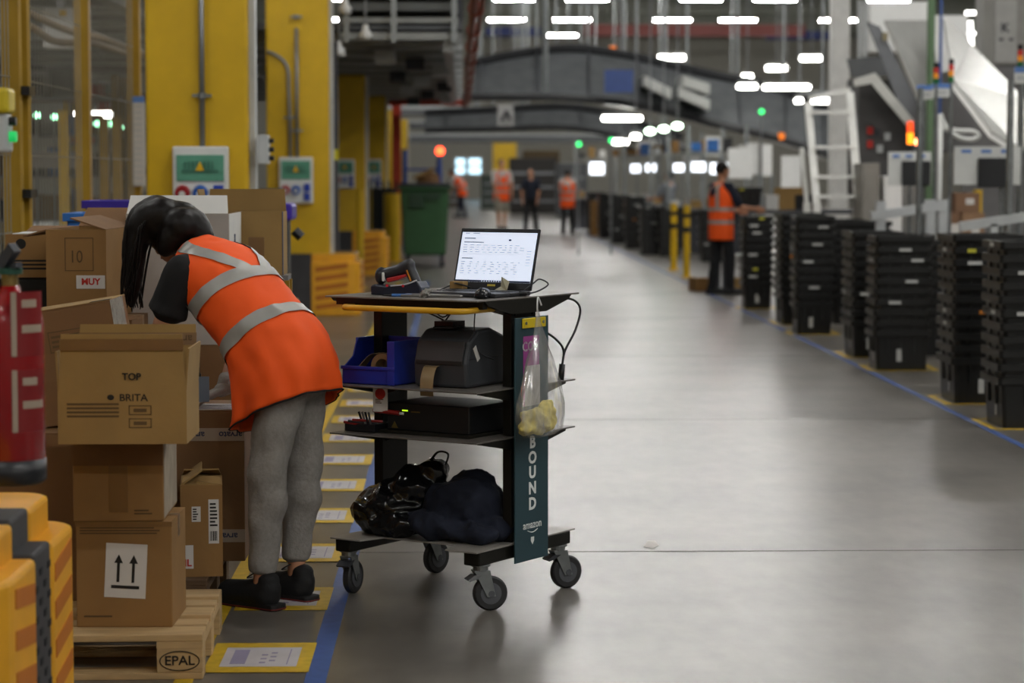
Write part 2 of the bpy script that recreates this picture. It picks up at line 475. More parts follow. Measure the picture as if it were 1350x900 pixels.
# ---------------- yellow columns with conduit, panels and guards
gp = mat('panel_green_window', '5E9C84', 0.2, var=0.1)
gp2 = mat('panel_green_dark', '3C6F5E', 0.4)
redsock = mat('socket_red', 'A01820', 0.4); bluesock = mat('socket_blue', '2F5FB4', 0.4); bluesq = mat('socket_square', '1F3FA6', 0.4)
def column(y, lab, h=3.1):
    t = E('yellow_column', (-1.8, y + .35, 0), 0, lab, 'column', 'yellow mezzanine columns')
    MB().bb(-2.15, -1.45, y, y + .7, 0, h).build('column_body', yel, t, world=True, bevel=.02)
    MB().bb(-1.449, -1.41, y + .12, y + .3, .05, h).build('cable_channel', lgrey, t, world=True)
    return t
def panel(cx, z0, w, h, y, lab, big):
    t = E('electrical_panel', (cx, y, z0), 0, lab, 'electrical panel', 'socket panels on the columns')
    MB().bb(cx - w / 2, cx + w / 2, y - .09, y, z0, z0 + h).build('housing', white, t, world=True, bevel=.012)
    wz = z0 + h * (.47 if big else .52); wh = h * .4
    MB().bb(cx - w * .43, cx + w * .43, y - .1, y - .09, wz, wz + wh).build('window', gp, t, world=True, bevel=.004)
    b = MB(); yy = y - .108
    b.bb(cx - w * .33, cx + w * .33, yy, yy + .008, wz + wh * .35, wz + wh * .42)
    for k in range(8): b.bb(cx - w * .28 + k * w * .07, cx - w * .25 + k * w * .07, yy, yy + .008, wz + wh * .45, wz + wh * .75)
    b.build('switch_row', gp2, t, world=True)
    b = MB().prismy([(cx - .03, wz + wh * .4), (cx + .03, wz + wh * .4), (cx, wz + wh * .75)], yy - .006, yy)
    b.build('warning_triangle', mat('warn_yellow', 'E8B80C', 0.5), t, world=True)
    for fx, m in ((-.32, redsock), (.0, bluesock)):
        c = V((cx + w * fx, y - .09, z0 + h * .3))
        s = MB().cyl(c, c + V((0, -.05, -.012)), w * .14, w * .13, n=16).build('socket', m, t, world=True)
        MB().cyl(c + V((0, -.05, -.012)), c + V((0, -.056, -.013)), w * .06, n=12).build('socket_cap', white, s, world=True)
        if isinstance(s, object): MB()
    for zz in ((.24,) if big else (.26, .06)):
        MB().bb(cx + w * .24, cx + w * .42, y - .12, y - .09, z0 + h * zz, z0 + h * zz + h * .17).build('square_socket', bluesq, t, world=True, bevel=.004)
    return t
MWfix = []
ords = ['carrying the socket panel with the large green window', 'with two conduits and a white wall socket panel', 'third behind the pallet boxes', 'fourth along the mezzanine', 'fifth along the mezzanine', 'sixth along the mezzanine']
cols = []
for k, y in enumerate((16, 26, 36, 46, 56, 66)):
    cols.append(column(y, 'yellow painted square column ' + ords[k], 3.1 if k > 1 else HC))
column(5.75, 'yellow painted square column behind the fire extinguisher')
# details of the first two columns
def conduit(pts, lab, clamps):
    t = E('conduit', pts[0], 0, lab, 'conduit')
    MB().tube(pts, .019, 10).build('pipe', grey, t, world=True, smooth=True)
    for c in clamps:
        c = V(c)
        b = MB().cyl(c - V((0, 0, .02)), c + V((0, 0, .02)), .03, n=10); b.box(c, (.13, .03, .02))
        b.build('pipe_clamp', galv, t, world=True)
a = at(267, 0, 15.97); p1 = at(267, 195, 15.97); c = at(267, 126, 15.97)
conduit([(p1.x, 15.97, p1.z), (p1.x, 15.97, 3.2)], 'grey conduit running up the yellow column to the large socket panel', [(p1.x, 15.97, c.z)])
p0 = at(266, 256, 15.98); p1 = at(266, 193, 15.98)
panel(p0.x, p0.z - .12, 72 * 16 / F, p1.z - p0.z + .12, 15.99, 'white electrical socket panel with large green window on yellow column', True)
a = at(392, 210, 25.97); c = at(392, 172, 25.97); d = at(392, 22, 25.97)
conduit([(a.x, 25.97, a.z), (a.x, 25.97, 3.2)], 'grey straight conduit on the second yellow column', [(a.x, 25.97, c.z), (a.x, 25.97, d.z)])
a = at(383, 210, 25.97); c = at(382, 155, 25.97); d = at(378, 75, 25.97); e = at(352, 68, 25.97)
conduit([a, c, at(380, 95, 25.97)] + arc(at(380, 95, 25.97), d, e, 6)[1:], 'grey conduit with a bend at its top on the second yellow column', [c])
p0 = at(391, 268, 25.98); p1 = at(391, 207, 25.98)
panel(p0.x, p0.z, 44 * 26 / F, p1.z - p0.z, 25.99, 'small white electrical panel with red and blue sockets on second column', False)
for px, w, y, lab in ((455, 14, 36, 'third'), (484, 12, 46, 'fourth')):
    p0 = at(px, 248, y - .02); p1 = at(px, 210, y - .02)
    panel(p0.x if px < 460 else -1.68, p0.z, .3, p1.z - p0.z, y - .01, 'small white socket panel on the %s yellow column' % lab, False)
# switch box on the first column side
p = at(345, 197, 16.1)
t = E('switch_box', p, 0, 'narrow grey switch box with black knobs on the side of yellow column', 'switch box')
MB().bb(p.x - .02, p.x + .05, 16.02, 16.2, p.z - .1, p.z + .1).build('housing', lgrey, t, world=True, bevel=.006)
for k in range(3): MB().cyl((p.x + .05, 16.1, p.z - .06 + k * .06), (p.x + .085, 16.1, p.z - .06 + k * .06), .018, n=10).build('knob', blkp, t, world=True)
# dark doorway frame posts beside column two
p = at(439, 200, 27)
t = E('steel_post', (p.x, 27, 0), 0, 'dark grey steel post with a yellow tag beside the second yellow column', 'post')
MB().bb(p.x - .06, p.x + .06, 26.9, 27.1, 0, 3.1).build('post_body', dgrey, t, world=True)
q = at(437, 204, 26.9); MB().bb(p.x - .07, p.x + .07, 26.88, 26.9, q.z - .06, q.z + .06).build('tag', mat('tag_yellow', 'D8D022', 0.5), t, world=True)

def guard(cx, cy, lab):
    t = E('column_guard', (cx, cy, 0), 0, lab, 'column guard', 'yellow and black column guards')
    hx, hy = .70, .55; sx, sy = .15, .12; u = .06; zl, zu = .60, .69
    def corner(a, b):
        # one plastic corner module, two tiers, rounded outer corner, ring around the column
        def rr(h1, h2, r):
            pts = [(sx, h2), (h1 - r, h2)] if False else []
            pts = [(sx, .37), (sx, h2)]
            for i in range(6):
                th = PI / 2 - i / 5 * PI / 2
                pts.append((h1 - r + r * math.cos(th), h2 - r + r * math.sin(th)))
            pts += [(h1, sy), (.37, sy), (.37, .37)]
            return [(cx + a * p[0], cy + b * p[1]) for p in pts]
        MB().prism(rr(hx, hy, .12), 0, zl).build('module', yel2, t, world=True, bevel=.014)
        MB().prism(rr(hx - u, hy - u, .1), zl - .02, zu).build('module_top', yel2, t, world=True, bevel=.012)
        for k in range(5):   # slanted slots
            z = .07 + k * .105
            y0, y1 = cy + b * (sy + .03), cy + b * (hy - .14)
            x = cx + a * hx
            sl = MB().add([(x - a * .01, y0, z), (x + a * .003, y0, z), (x + a * .003, y1, z + .03), (x - a * .01, y1, z + .03),
                           (x - a * .01, y0, z + .05), (x + a * .003, y0, z + .05), (x + a * .003, y1, z + .08), (x - a * .01, y1, z + .08)],
                          [(0, 1, 2, 3), (4, 5, 6, 7), (0, 1, 5, 4), (1, 2, 6, 5), (2, 3, 7, 6), (3, 0, 4, 7)])
            sl.build('slot', slotm, t, world=True)
            x0, x1 = cx + a * (sx + .05), cx + a * (hx - .14); y = cy + b * hy
            sl = MB().add([(x0, y - b * .01, z), (x0, y + b * .003, z), (x1, y + b * .003, z + .05), (x1, y - b * .01, z + .05),
                           (x0, y - b * .01, z + .05), (x0, y + b * .003, z + .05), (x1, y + b * .003, z + .10), (x1, y - b * .01, z + .10)],
                          [(0, 1, 2, 3), (4, 5, 6, 7), (0, 1, 5, 4), (1, 2, 6, 5), (2, 3, 7, 6), (3, 0, 4, 7)])
            sl.build('slot', slotm, t, world=True)
    for a in (-1, 1):
        for b in (-1, 1): corner(a, b)
    rub = mat('guard_rubber', '39383A', 0.75, var=0.15)
    hole = mat('strap_hole', '141416', 0.9)
    for a in (-1, 1):
        x0, x1 = sorted((cx + a * .36, cx + a * (hx - .006)))
        s = MB().bb(x0, x1, cy - sy, cy + sy, 0, zl + .008).build('strap', rub, t, world=True, bevel=.01)
        x0, x1 = sorted((cx + a * .36, cx + a * (hx - u - .004)))
        MB().bb(x0, x1, cy - sy, cy + sy, zl, zu + .008).build('strap_top', rub, s, world=True, bevel=.01)
        b = MB()
        for i in range(14):
            for j in range(2):
                yy = cy - .06 + j * .12 + (.03 if i % 2 else -.03) ; z = .03 + i * .04
                xx = cx + a * (hx - .006)
                b.box((xx, yy, z), (.006, .035, .018))
        tag(b.build('strap_holes', hole, s, world=True), kind='stuff')
    for bsgn in (-1, 1):
        y0, y1 = sorted((cy + bsgn * .36, cy + bsgn * (hy - .006)))
        s = MB().bb(cx - sx, cx + sx, y0, y1, 0, zl + .008).build('strap', rub, t, world=True, bevel=.01)
        MB().bb(cx - sx, cx + sx, min(y0, y1), max(y0, y1) - (u if bsgn > 0 else -0) if False else max(y0, y1), zl, zu).build('strap_top', rub, s, world=True)
    return t
guard(-1.8, 6.10, 'yellow and black plastic column guard below the fire extinguisher')
guard(-1.8, 16.35, 'yellow and black plastic guard at the foot of the column with the large socket panel')
guard(-1.8, 26.35, 'yellow and black plastic guard at the foot of the second yellow column')
guard(-1.8, 36.35, 'yellow and black plastic guard at the foot of the third yellow column')

# bollards, red post and green container behind
def bollard(px, top, bot, wpx, lab, grp=None, bands=False, m=yel):
    g = atz(px, bot); Y = g.y; tz = at(px, top, Y).z; r = wpx * Y / F / 2
    t = E('bollard', (g.x, Y, 0), 0, lab, 'bollard', grp)
    MB().cyl((g.x, Y, 0), (g.x, Y, tz), r, n=14).build('post', m, t, world=True, smooth=False)
    if bands:
        for f0, f1 in ((.62, .70), (.82, .88)):
            MB().cyl((g.x, Y, tz * f0), (g.x, Y, tz * f1), r * 1.04, n=14).build('black_band', blkp, t, world=True)
    MB().lathe([(r * 2, 0), (r * 2, .015), (r, .02)], (g.x, Y, 0), 14).build('base_plate', m, t, world=True)
bollard(475, 250, 380, 10, 'plain slim yellow bollard between the second column and the green bin')
bollard(517, 255, 345, 22, 'thick yellow bollard in front of the green waste bin')
bollard(888, 268, 356, 9, 'yellow bollard with black bands by the tote stacks, nearer the aisle', None, True)
bollard(905, 270, 366, 9, 'yellow bollard with black bands nearer the man in orange vest', None, True)
t = E('red_post', (-1.37, 50.5, 0), 0, 'red painted steel upright among the far yellow columns', 'post')
p = at(517, 138, 50.5); q = at(529, 250, 50.5)
MB().bb(p.x, q.x, 50.4, 50.6, 0, p.z).build('post_body', redp2, t, world=True)

g = atz(560, 352); Y = g.y; x0 = at(528, 300, Y).x; x1 = at(592, 300, Y).x; zt = at(560, 250, Y).z
t = E('waste_container', (g.x, Y, 0), 0, 'green wheeled waste container with dark lid beside thick yellow bollard', 'waste bin')
MB().add([(x0 + .06, Y, .2), (x1 - .06, Y, .2), (x1 - .06, Y + .9, .2), (x0 + .06, Y + .9, .2), (x0, Y - .06, zt), (x1, Y - .06, zt), (x1, Y + 1, zt), (x0, Y + 1, zt)],
         [(0, 3, 2, 1), (4, 5, 6, 7), (0, 1, 5, 4), (1, 2, 6, 5), (2, 3, 7, 6), (3, 0, 4, 7)]).build('tub', green, t, world=True, bevel=.03)
MB().bb(x0 - .05, x1 + .05, Y - .12, Y + 1.05, zt, zt + .05).build('rim', green, t, world=True, bevel=.015)
MB().bb(x0 - .03, x1 + .03, Y - .08, Y + 1.02, zt + .05, zt + .11).build('lid', dgrey, t, world=True, bevel=.02)
b = MB(); b.bb(x0 + .15, x0 + .4, Y - .1, Y - .03, zt - .3, zt - .06); b.bb(x1 - .4, x1 - .15, Y - .1, Y - .03, zt - .16, zt - .06); b.build('handle', mat('green_dark', '21402A', 0.5), t, world=True, bevel=.01)
for xx in (x0 + .12, x1 - .12):
    for yy in (Y + .1, Y + .8):
        MB().cyl((xx - .03, yy, .1), (xx + .03, yy, .1), .1, n=14).build('wheel', blkp, t, world=True)
# dark cage trolleys behind the bin
p = at(492, 240, 43); 
t = E('roll_cage', (p.x, 43, 0), 0, 'dark roll cage behind the yellow bollards left of green bin', 'roll cage')
b = MB(); a = at(488, 300, 43).x; c = at(522, 300, 43).x; z = at(500, 238, 43).z
for k in range(5): b.cyl((a + (c - a) * k / 4, 43, .15), (a + (c - a) * k / 4, 43, z), .02, n=6)
b.build('bars', blk, t, world=True)
MB().bb(a, c, 43, 43.8, .1, .2).build('deck', blk, t, world=True)
for xx in (a + .08, c - .08):
    for yy in (43.1, 43.7): MB().cyl((xx - .02, yy, .055), (xx + .02, yy, .055), .055, n=12).build('wheel', blkp, t, world=True)
MB().bb(a + .03, c - .03, 43.1, 43.7, .2, z * .9).build('load', mat('dark_load', '20262A', 0.8), t, world=True, bevel=.03)
# blue stock trolley with boards
Y = 47; t = E('blue_trolley', at(556, 245, Y), 0, 'blue tubular trolley loaded with scrap above the green bin', 'trolley')
b = MB(); xl = at(533, 200, Y).x; xr = at(579, 200, Y).x; z0 = 0; z1 = at(533, 197, Y).z; z2 = at(533, 225, Y).z
for xx in (xl, xr):
    for yy in (Y, Y + .8): b.cyl((xx, yy, 0), (xx, yy, z1 if xx == xl else z2 + .25), .05, n=8)
b.build('frame', mat('trolley_blue', '2C4B9A', 0.5), t, world=True)
MB().bb(xl, xr, Y - .02, Y + .82, z2, z2 + .05).build('rail', mat('trolley_blue', '2C4B9A'), t, world=True)
MB().bb(xl, xr, Y, Y + .8, .2, z2 - .25).build('bin', navy, t, world=True)
p0 = at(545, 235, Y); p1 = at(572, 222, Y)
MB().bar(p0, p1, .5, .06).build('board', card3, t, world=True)
MB().ell(at(565, 238, Y), (.25, .3, .2)).build('scrap', card2, t, world=True)
beacon = mat('beacon_red', 'FF5A30', 0.4, emit=8, ecol='FF4420')
p = at(580, 199, 50)
t = E('red_beacon', p, 0, 'glowing red warning beacon above the blue trolley', 'beacon')
MB().ell(p, .09).build('lens', beacon, t, world=True, smooth=True)
MB().cyl((p.x, p.y, 0), (p.x, p.y, p.z - .08), .03, n=8).build('pole', dgrey, t, world=True)
# unseen fill lamps added under the mezzanine to brighten the left side
for x, y in ((-5.2, 21), (-7.5, 29), (-9, 38), (-6.2, 24.5)):
    t = E('mezz_fill_lamp', (x, y, 3.0), 0, 'added fill tube lamp under the mezzanine deck', 'lamp', 'added fill lamps under the mezzanine')
    MB().box((0, 0, .04), (1.3, .2, .06)).build('lamp_housing', lampbody, t)
    MB().box((0, 0, 0), (1.26, .1, .03)).build('tube', mat('mezz_fill_tube', 'FFFFFF', .5, emit=40, ecol='FFF8EA'), t)
# ================================================================== FLOOR MARKINGS
def strip(x, y0, y1, w, m, name, lab):
    tag(MB().bb(x - w / 2, x + w / 2, y0, y1, .0006, .002).build(name, m, base=(x, y0, 0)), lab, 'floor tape')
strip(-.456, 6.0, 34, .068, tapeblue, 'floor_tape', 'blue floor tape line running beside the paper floor signs')
strip(-.87, 6.0, 34, .06, tapeyel, 'floor_tape', 'yellow floor tape line at the pallet edge')
strip(3.30, 9, 62, .05, tapeblue, 'floor_tape', 'blue floor tape line along the black tote stacks')
lav = mat('sign_lavender', '8D86A0', 0.7)
sheet = mat('sign_sheet', 'B9B4B6', 0.6)
for k in range(12):
    y = 7.56 + k * 1.055
    cx = -.655
    s = MB().bb(cx - .17, cx + .17, y - .23, y + .23, .0022, .0035).build('floor_sign', tapeyel, base=(cx, y, 0))
    tag(s, 'yellow framed paper sign taped on the floor ' + {0: 'beside the EPAL pallet corner', 1: 'under the shoes of the bending person', 2: 'just beyond the heels of the bending person'}.get(k, 'along the blue line beyond the bending person'), 'floor sign', 'paper signs along the left blue line')
    pp = MB().bb(-.125, .125, -.15, .15, .0036, .0042).build('paper_sheet', sheet, s)
    MB().bb(-.095, -.045, -.11, .11, .0043, .0047).build('printed_block', lav, pp)
    b = MB()
    for j in range(6): b.bb(.0 + (j % 2) * .03, .02 + (j % 2) * .03, -.1 + j * .03, -.08 + j * .03, .0043, .0047)
    b.bb(.09, .094, -.12, .12, .0043, .0047)
    tag(b.build('printed_lines', lav, pp), kind='stuff')
# tiny scrap on the floor
g = atz(848, 721)
b = MB().add([(0, 0, .006), (.03, -.03, .004), (.06, .02, .006), (.02, .05, .03), (.05, .07, .02)], [(0, 1, 2), (0, 2, 3), (2, 4, 3)])
sc = b.build('paper_scrap', paper); sc.location = (g.x, g.y, 0); sm = sc.modifiers.new('s', 'SOLIDIFY'); sm.thickness = .002; sc.scale = (1.2, 1.6, .5)
tag(sc, 'tiny crumpled white paper scrap alone on the concrete floor', 'litter')

# ================================================================== PALLETS
def pallet(x1, y0, rz, m, lab, stamp):
    t = E('pallet', (x1, y0, 0), rz, lab, 'pallet', None)   # origin at right front corner, local x to -1.2
    for k, y in enumerate((0, .163, .327, .5, .655)):
        w = .145 if k in (0, 2, 4) else .1
        MB().bb(-1.2, 0, y, y + w, .122, .144).build('top_board', m, t, bevel=.003)
    for x in (-1.2, -.67, -.145):
        MB().bb(x, x + .145, 0, .8, .1, .122).build('cross_board', m, t)
    for y in (0, .35, .7):
        MB().bb(-1.2, 0, y, y + .1, 0, .022).build('bottom_board', m, t, bevel=.003)
        for x in (-1.2, -.67, -.145):
            bl = MB().bb(x, x + .145, y, y + .1, .022, .1).build('block', m, t, bevel=.003)
            if stamp and y == 0 and x == -.145:
                text('EPAL', .042, ink, bl, front(-.073, -.0012, .06), bold=.0006, squeeze=1.05)
                ring = [(-.073 + .062 * math.cos(a), -.0015, .06 + .031 * math.sin(a)) for a in [2 * PI * i / 32 for i in range(33)]]
                MB().tube(ring, .0018, 5).build('oval_stamp', ink, bl)
    return t
pallet(-.812, 7.24, math.radians(1.5), wood, 'pale wooden pallet stamped EPAL under the three stacked cartons', True)
pallet(-.905, 8.22, 0, wood2, 'dark weathered wooden pallet under the two cartons by the woman', False)
pallet(-.95, 9.15, 0, wood, 'wooden pallet under the cartons beyond the woman', False)

# ================================================================== CARTONS
def carton(name, c, size, rz, m, lab, flaps=None, closed=False, roll=0.0, grp=None, inside=None, th=.006, tapez=True):
    """open or closed carton; c = centre of its base; flaps = {side: (angle from upright outward, length)}"""
    W, D, H = size
    t = E(name, c, rz, lab, 'carton', grp)
    t.rotation_euler = (0, roll, rz)
    MW[t.name] = Matrix.Translation(V(c)) @ Euler((0, roll, rz)).to_matrix().to_4x4()
    if closed:
        MB().bb(-W / 2, W / 2, -D / 2, D / 2, 0, H - .004).build('body', m, t, bevel=.004)
        MB().bb(-W / 2, W / 2, -D / 2, -.002, H - .004, H).build('flap', m, t)
        MB().bb(-W / 2, W / 2, .002, D / 2, H - .004, H).build('flap', m, t)
        if tapez:
            b = MB(); b.bb(-W / 2 - .0008, W / 2 + .0008, -.025, .025, H, H + .0008)
            b.bb(W / 2, W / 2 + .0008, -.025, .025, H - .07, H); b.build('tape', tape_m, t)
    else:
        b = MB(); h = H
        b.bb(-W / 2, W / 2, -D / 2, -D / 2 + th, 0, h); b.bb(-W / 2, W / 2, D / 2 - th, D / 2, 0, h)
        b.bb(-W / 2, -W / 2 + th, -D / 2 + th, D / 2 - th, 0, h); b.bb(W / 2 - th, W / 2, -D / 2 + th, D / 2 - th, 0, h)
        b.bb(-W / 2 + th, W / 2 - th, -D / 2 + th, D / 2 - th, 0, th)
        b.build('body', m, t)
    for side, (ang, ln) in (flaps or {}).items():
        a = math.radians(ang)
        if side in 'FB':
            s = -1 if side == 'F' else 1
            y = s * (D / 2 - th / 2); dy = s * math.sin(a) * ln; dz = math.cos(a) * ln
            ny, nz = -math.cos(a) * th / 2 * s, math.sin(a) * th / 2
            w0 = W / 2 - .003; w1 = W / 2 - .012
            vs = [(-w0, y - ny, H - nz), (w0, y - ny, H - nz), (w0, y + ny, H + nz), (-w0, y + ny, H + nz),
                  (-w1, y + dy - ny, H + dz - nz), (w1, y + dy - ny, H + dz - nz), (w1, y + dy + ny, H + dz + nz), (-w1, y + dy + ny, H + dz + nz)]
        else:
            s = -1 if side == 'L' else 1
            x = s * (W / 2 - th / 2); dx = s * math.sin(a) * ln; dz = math.cos(a) * ln
            nx, nz = -math.cos(a) * th / 2 * s, math.sin(a) * th / 2
            w0 = D / 2 - .003; w1 = D / 2 - .012
            vs = [(x - nx, -w0, H - nz), (x - nx, w0, H - nz), (x + nx, w0, H + nz), (x + nx, -w0, H + nz),
                  (x + dx - nx, -w1, H + dz - nz), (x + dx - nx, w1, H + dz - nz), (x + dx + nx, w1, H + dz + nz), (x + dx + nx, -w1, H + dz + nz)]
        f = MB().add(vs, [(0, 3, 2, 1), (4, 5, 6, 7), (0, 1, 5, 4), (1, 2, 6, 5), (2, 3, 7, 6), (3, 0, 4, 7)]).build('flap', inside or m, t)
        if inside: f.data.materials[0] = inside
        f['side'] = side
    return t
def lines(t, x, y, z, w, h, n, m, name='printed_lines', frac=None):
    b = MB(); random.seed(n + int(w * 999))
    for k in range(n):
        zz = z + h - (k + .5) * h / n
        b.bb(x, x + w * (frac or random.uniform(.5, 1)), y - .0006, y, zz - h / n * .25, zz + h / n * .25)
    return tag(b.build(name, m, t), kind='stuff')
def barcode(t, x, y, z, w, h, name='barcode'):
    b = MB(); random.seed(3); xx = x
    while xx < x + w:
        d = random.choice((.0015, .003, .0045)); b.bb(xx, xx + d, y - .0006, y, z, z + h); xx += d + random.choice((.002, .003))
    return tag(b.build(name, ink, t), kind='stuff')

# --- the stack of three on the EPAL pallet
X = lambda px, Y: at(px, 450, Y).x
Yf = 7.36
t = carton('carton', (X(161, Yf), Yf + .16, .144), (.308, .32, .342), math.radians(-1), card, 'brown carton with a white two-arrow label on the EPAL pallet', closed=True)
l = MB().bb(-.066, .066, -.1615, -.16, .10, .275).build('label', paper, t); l.rotation_euler = (0, math.radians(3), 0)
b = MB()
for dx in (-.024, .024):
    b.prismy([(dx - .0045, .15), (dx + .0045, .15), (dx + .0045, .212), (dx + .014, .212), (dx, .24), (dx - .014, .212), (dx - .0045, .212)], -.1625, -.1615)
b.bb(-.045, .045, -.1625, -.1615, .13, .14)
b.build('up_arrows', ink, l); l.location = (-.004, 0, -.004)
lines(t, -.13, -.1602, .03, .09, .012, 1, bink, 'small_print', 1)
lines(t, -.14, -.1602, .30, .26, .035, 4, bink, 'small_print')
MB().bb(-.155, .155, -.1612, -.16, .326, .342).build('tape', tape_m, t)
t = carton('carton', (X(152, Yf), Yf + .2, .4865), (.288, .40, .276), math.radians(1), card, 'worn brown carton in the middle of the stack of three', closed=True)
MB().bb(-.03, .03, -.2012, -.2, .03, .24).build('tape', tape_m, t)
lines(t, .05, -.2002, .02, .07, .02, 2, bink, 'small_print')
b = MB().bb(-.143, .143, -.203, -.2, .18, .276).build('torn_flap', card2, t)
rt = MB().bb(.144, .1455, -.19, .19, .01, .26).build('paper_wrap', mat('grey_wrap', 'A29684', 0.7, var=.2, scale=12), t)
Yt = 7.12
t = carton('open_carton', (X(160, Yt), Yt + .17, .7635), (.396, .34, .165), 0, card3, 'open carton with TOP lettering resting on top of the stack of three', flaps={'F': (-1, .175), 'B': (12, .185), 'L': (4, .12), 'R': (4, .13)}, inside=card3)
text('TOP', .03, ink, t, front(.03, -.172, .208), bold=.0006)
text('BRITA', .031, ink, t, front(.035, -.1706, .143), bold=.0004, squeeze=1.05)
b = MB().ell((-.035, -.1706, .145), (.011, .0008, .009), 10); b.build('drop_logo', ink, t)
lines(t, -.17, -.1702, .08, .16, .05, 4, bink, 'small_print', 1)
for z in (.05, .09):
    b = MB(); x0, x1 = .02, .09
    for a in ((x0, x1, z, z + .003), (x0, x1, z + .027, z + .03), (x0, x0 + .003, z, z + .03), (x1 - .003, x1, z, z + .03)): b.bb(a[0], a[1], -.171, -.17, a[2], a[3])
    b.bb(x0 + .015, x1 - .015, -.171, -.17, z + .009, z + .02); b.build('printed_box', bink, t)
MB().bb(-.19, .19, -.1722, -.1716, .29, .325).build('tape', tape_m, t)
ft = MB().bb(-.19, .19, -.001, 0, -.02, .02).build('printed_tape', tape_m, t); ft.location = (0, .19, .30); ft.rotation_euler = (-math.radians(12), 0, 0)
text('arvato', .036, bink, ft, basis((-.02, -.002, 0), (-1, 0, 0), (0, 0, -1)), bold=.0005)
text('arvato', .036, bink, ft, basis((.13, -.002, 0), (-1, 0, 0), (0, 0, -1)), bold=.0005)

# --- tilted carton behind the top one
Y2 = 7.95
p = at(95, 395, Y2)
t = carton('carton', (p.x + .02, Y2 + .2, .74), (.34, .36, .40), 0, card2, 'tilted closed carton with pale top leaning behind the stack of three', closed=True, roll=math.radians(-9), tapez=False)
MB().bb(-.17, .17, -.18, .18, .4005, .402).build('pale_top_sheet', card3, t)
b = MB()
for a in ((-.06, .12, .25, .253), (-.06, .12, .32, .323), (-.06, -.057, .25, .323), (.117, .12, .25, .323)): b.bb(a[0], a[1], -.1812, -.1805, a[2], a[3])
b.build('printed_frame', bink, t)
lines(t, -.05, -.1805, .262, .15, .05, 3, bink)
MB().bb(.1704, .172, -.18, .1, .15, .4).build('plastic_wrap', mat('wrap_gloss', 'A9A49A', 0.15, var=.25, scale=18, bump=.5, bscale=30), t)
MB().bb(.1, .17, -.18, -.12, .402, .4035).build('label', ink, t)
# support carton beneath it
t = carton('carton', (p.x - .02, Y2 + .02, .144), (.46, .30, .575), 0, card2, 'dark brown carton standing behind the fire extinguisher', closed=True)
MB().bb(-.1, -.02, -.1515, -.15, .2, .25).build('label', paper, t)

# --- carton marked 10
Y3 = 9.25
pc = at(107, 380, Y3); wl = X(67, Y3); wr = X(147, Y3); z0, z1 = at(100, 382, Y3).z, at(100, 303, Y3).z
t = carton('open_carton', ((wl + wr) / 2, Y3 + .3, z0 - .12), (wr - wl, .6, z1 - z0 + .12), math.radians(-3), card, 'open brown carton hand-marked 10 with a MUY label', flaps={'B': (62, .16), 'L': (105, .1), 'R': (-72, .15)}, inside=card2)
text('10', .07, bink, t, front(.0, -.3012, .25), squeeze=.8)
b = MB(); 
for a in ((-.045, .07, .195, .198), (-.045, .07, .325, .328), (-.045, -.042, .195, .328), (.067, .07, .195, .328)): b.bb(a[0], a[1], -.3015, -.3005, a[2], a[3])
b.build('pen_frame', bink, t)
l = MB().bb(.0, .115, -.3025, -.3005, .125, .178).build('label', paper, t)
text('MUY', .036, redink, l, front(.058, -.3032, .152), bold=.0012)
# flap lying over to the right
b = MB().add([(-.11, -.28, .36), (.08, -.1, .37), (.2, .1, .46), (-.02, -.1, .46)], [(0, 1, 2, 3)])
zt = z1 - z0 + .12
# stack below it
carton('carton', ((wl + wr) / 2 - .05, Y3 + .35, .144), (.5, .66, z0 - .12 - .146), 0, card2, 'large brown carton under the open carton marked 10', closed=True)
# --- left carton with round logo
Y4 = 9.9
wl, wr = X(8, Y4), X(67, Y4) + .1; z0, z1 = at(30, 366, Y4).z, at(30, 309, Y4).z
t = carton('carton', ((wl + wr) / 2, Y4 + .25, z0), (wr - wl, .46, z1 - z0), 0, card, 'brown carton with a round black logo beside the carton marked 10', flaps={'B': (80, .12)}, inside=card2)
b = MB().cyl((-.08, -.2312, (z1 - z0) * .78), (-.08, -.2302, (z1 - z0) * .78), .022, n=20); b.build('round_logo', ink, t)
lines(t, -.13, -.2302, .03, .17, .05, 3, ink, 'printed_bars', 1)
b = MB(); b.bb(-.16, -.14, -.2312, -.2302, .015, .035); b.bb(-.16, -.14, -.2312, -.2302, .06, .08); b.build('printed_squares', ink, t)
MB().bb(-.12, .2, -.2, .1, z1 - z0, z1 - z0 + .004).build('white_sheet', whitecard, t)
t = carton('carton', ((wl + wr) / 2, Y4 + .25, .144), (.36, .46, z0 - .15), 0, mat('black_carton', '15130F', 0.8), 'black carton under the carton with a round logo', closed=True, tapez=False)
# --- white carton
Y5 = 9.75
wl, wr = X(168, Y5), X(303, Y5); z1 = at(240, 282, Y5).z; zt = at(240, 255, Y5).z
t = carton('white_carton', ((wl + wr) / 2, Y5 + .3, z1 - .55), (wr - wl, .6, .55), 0, mat('white_card_shaded', 'A9A19A', 0.8), 'large open white carton with raised white flap beyond the bending woman', flaps={'F': (-40, (zt - z1) * 1.15)}, inside=whitecard)  # grey body colour paints the shaded front of a white carton
MB().bb((wr - wl) / 2, (wr - wl) / 2 + .003, -.3, .3, 0, .55).build('white_side', whitecard, t)  # whiter sheet paints the lit right side
b = MB(); b.bb((wr - wl) / 2 + .003, (wr - wl) / 2 + .005, -.1, -.06, .38, .46); b.bb((wr - wl) / 2 + .003, (wr - wl) / 2 + .005, 0, .03, .34, .41); b.build('pen_marks', blueink, t)
carton('carton', ((wl + wr) / 2, Y5 + .3, .144), (.5, .6, z1 - .55 - .146), 0, card2, 'brown carton under the large white carton', closed=True)
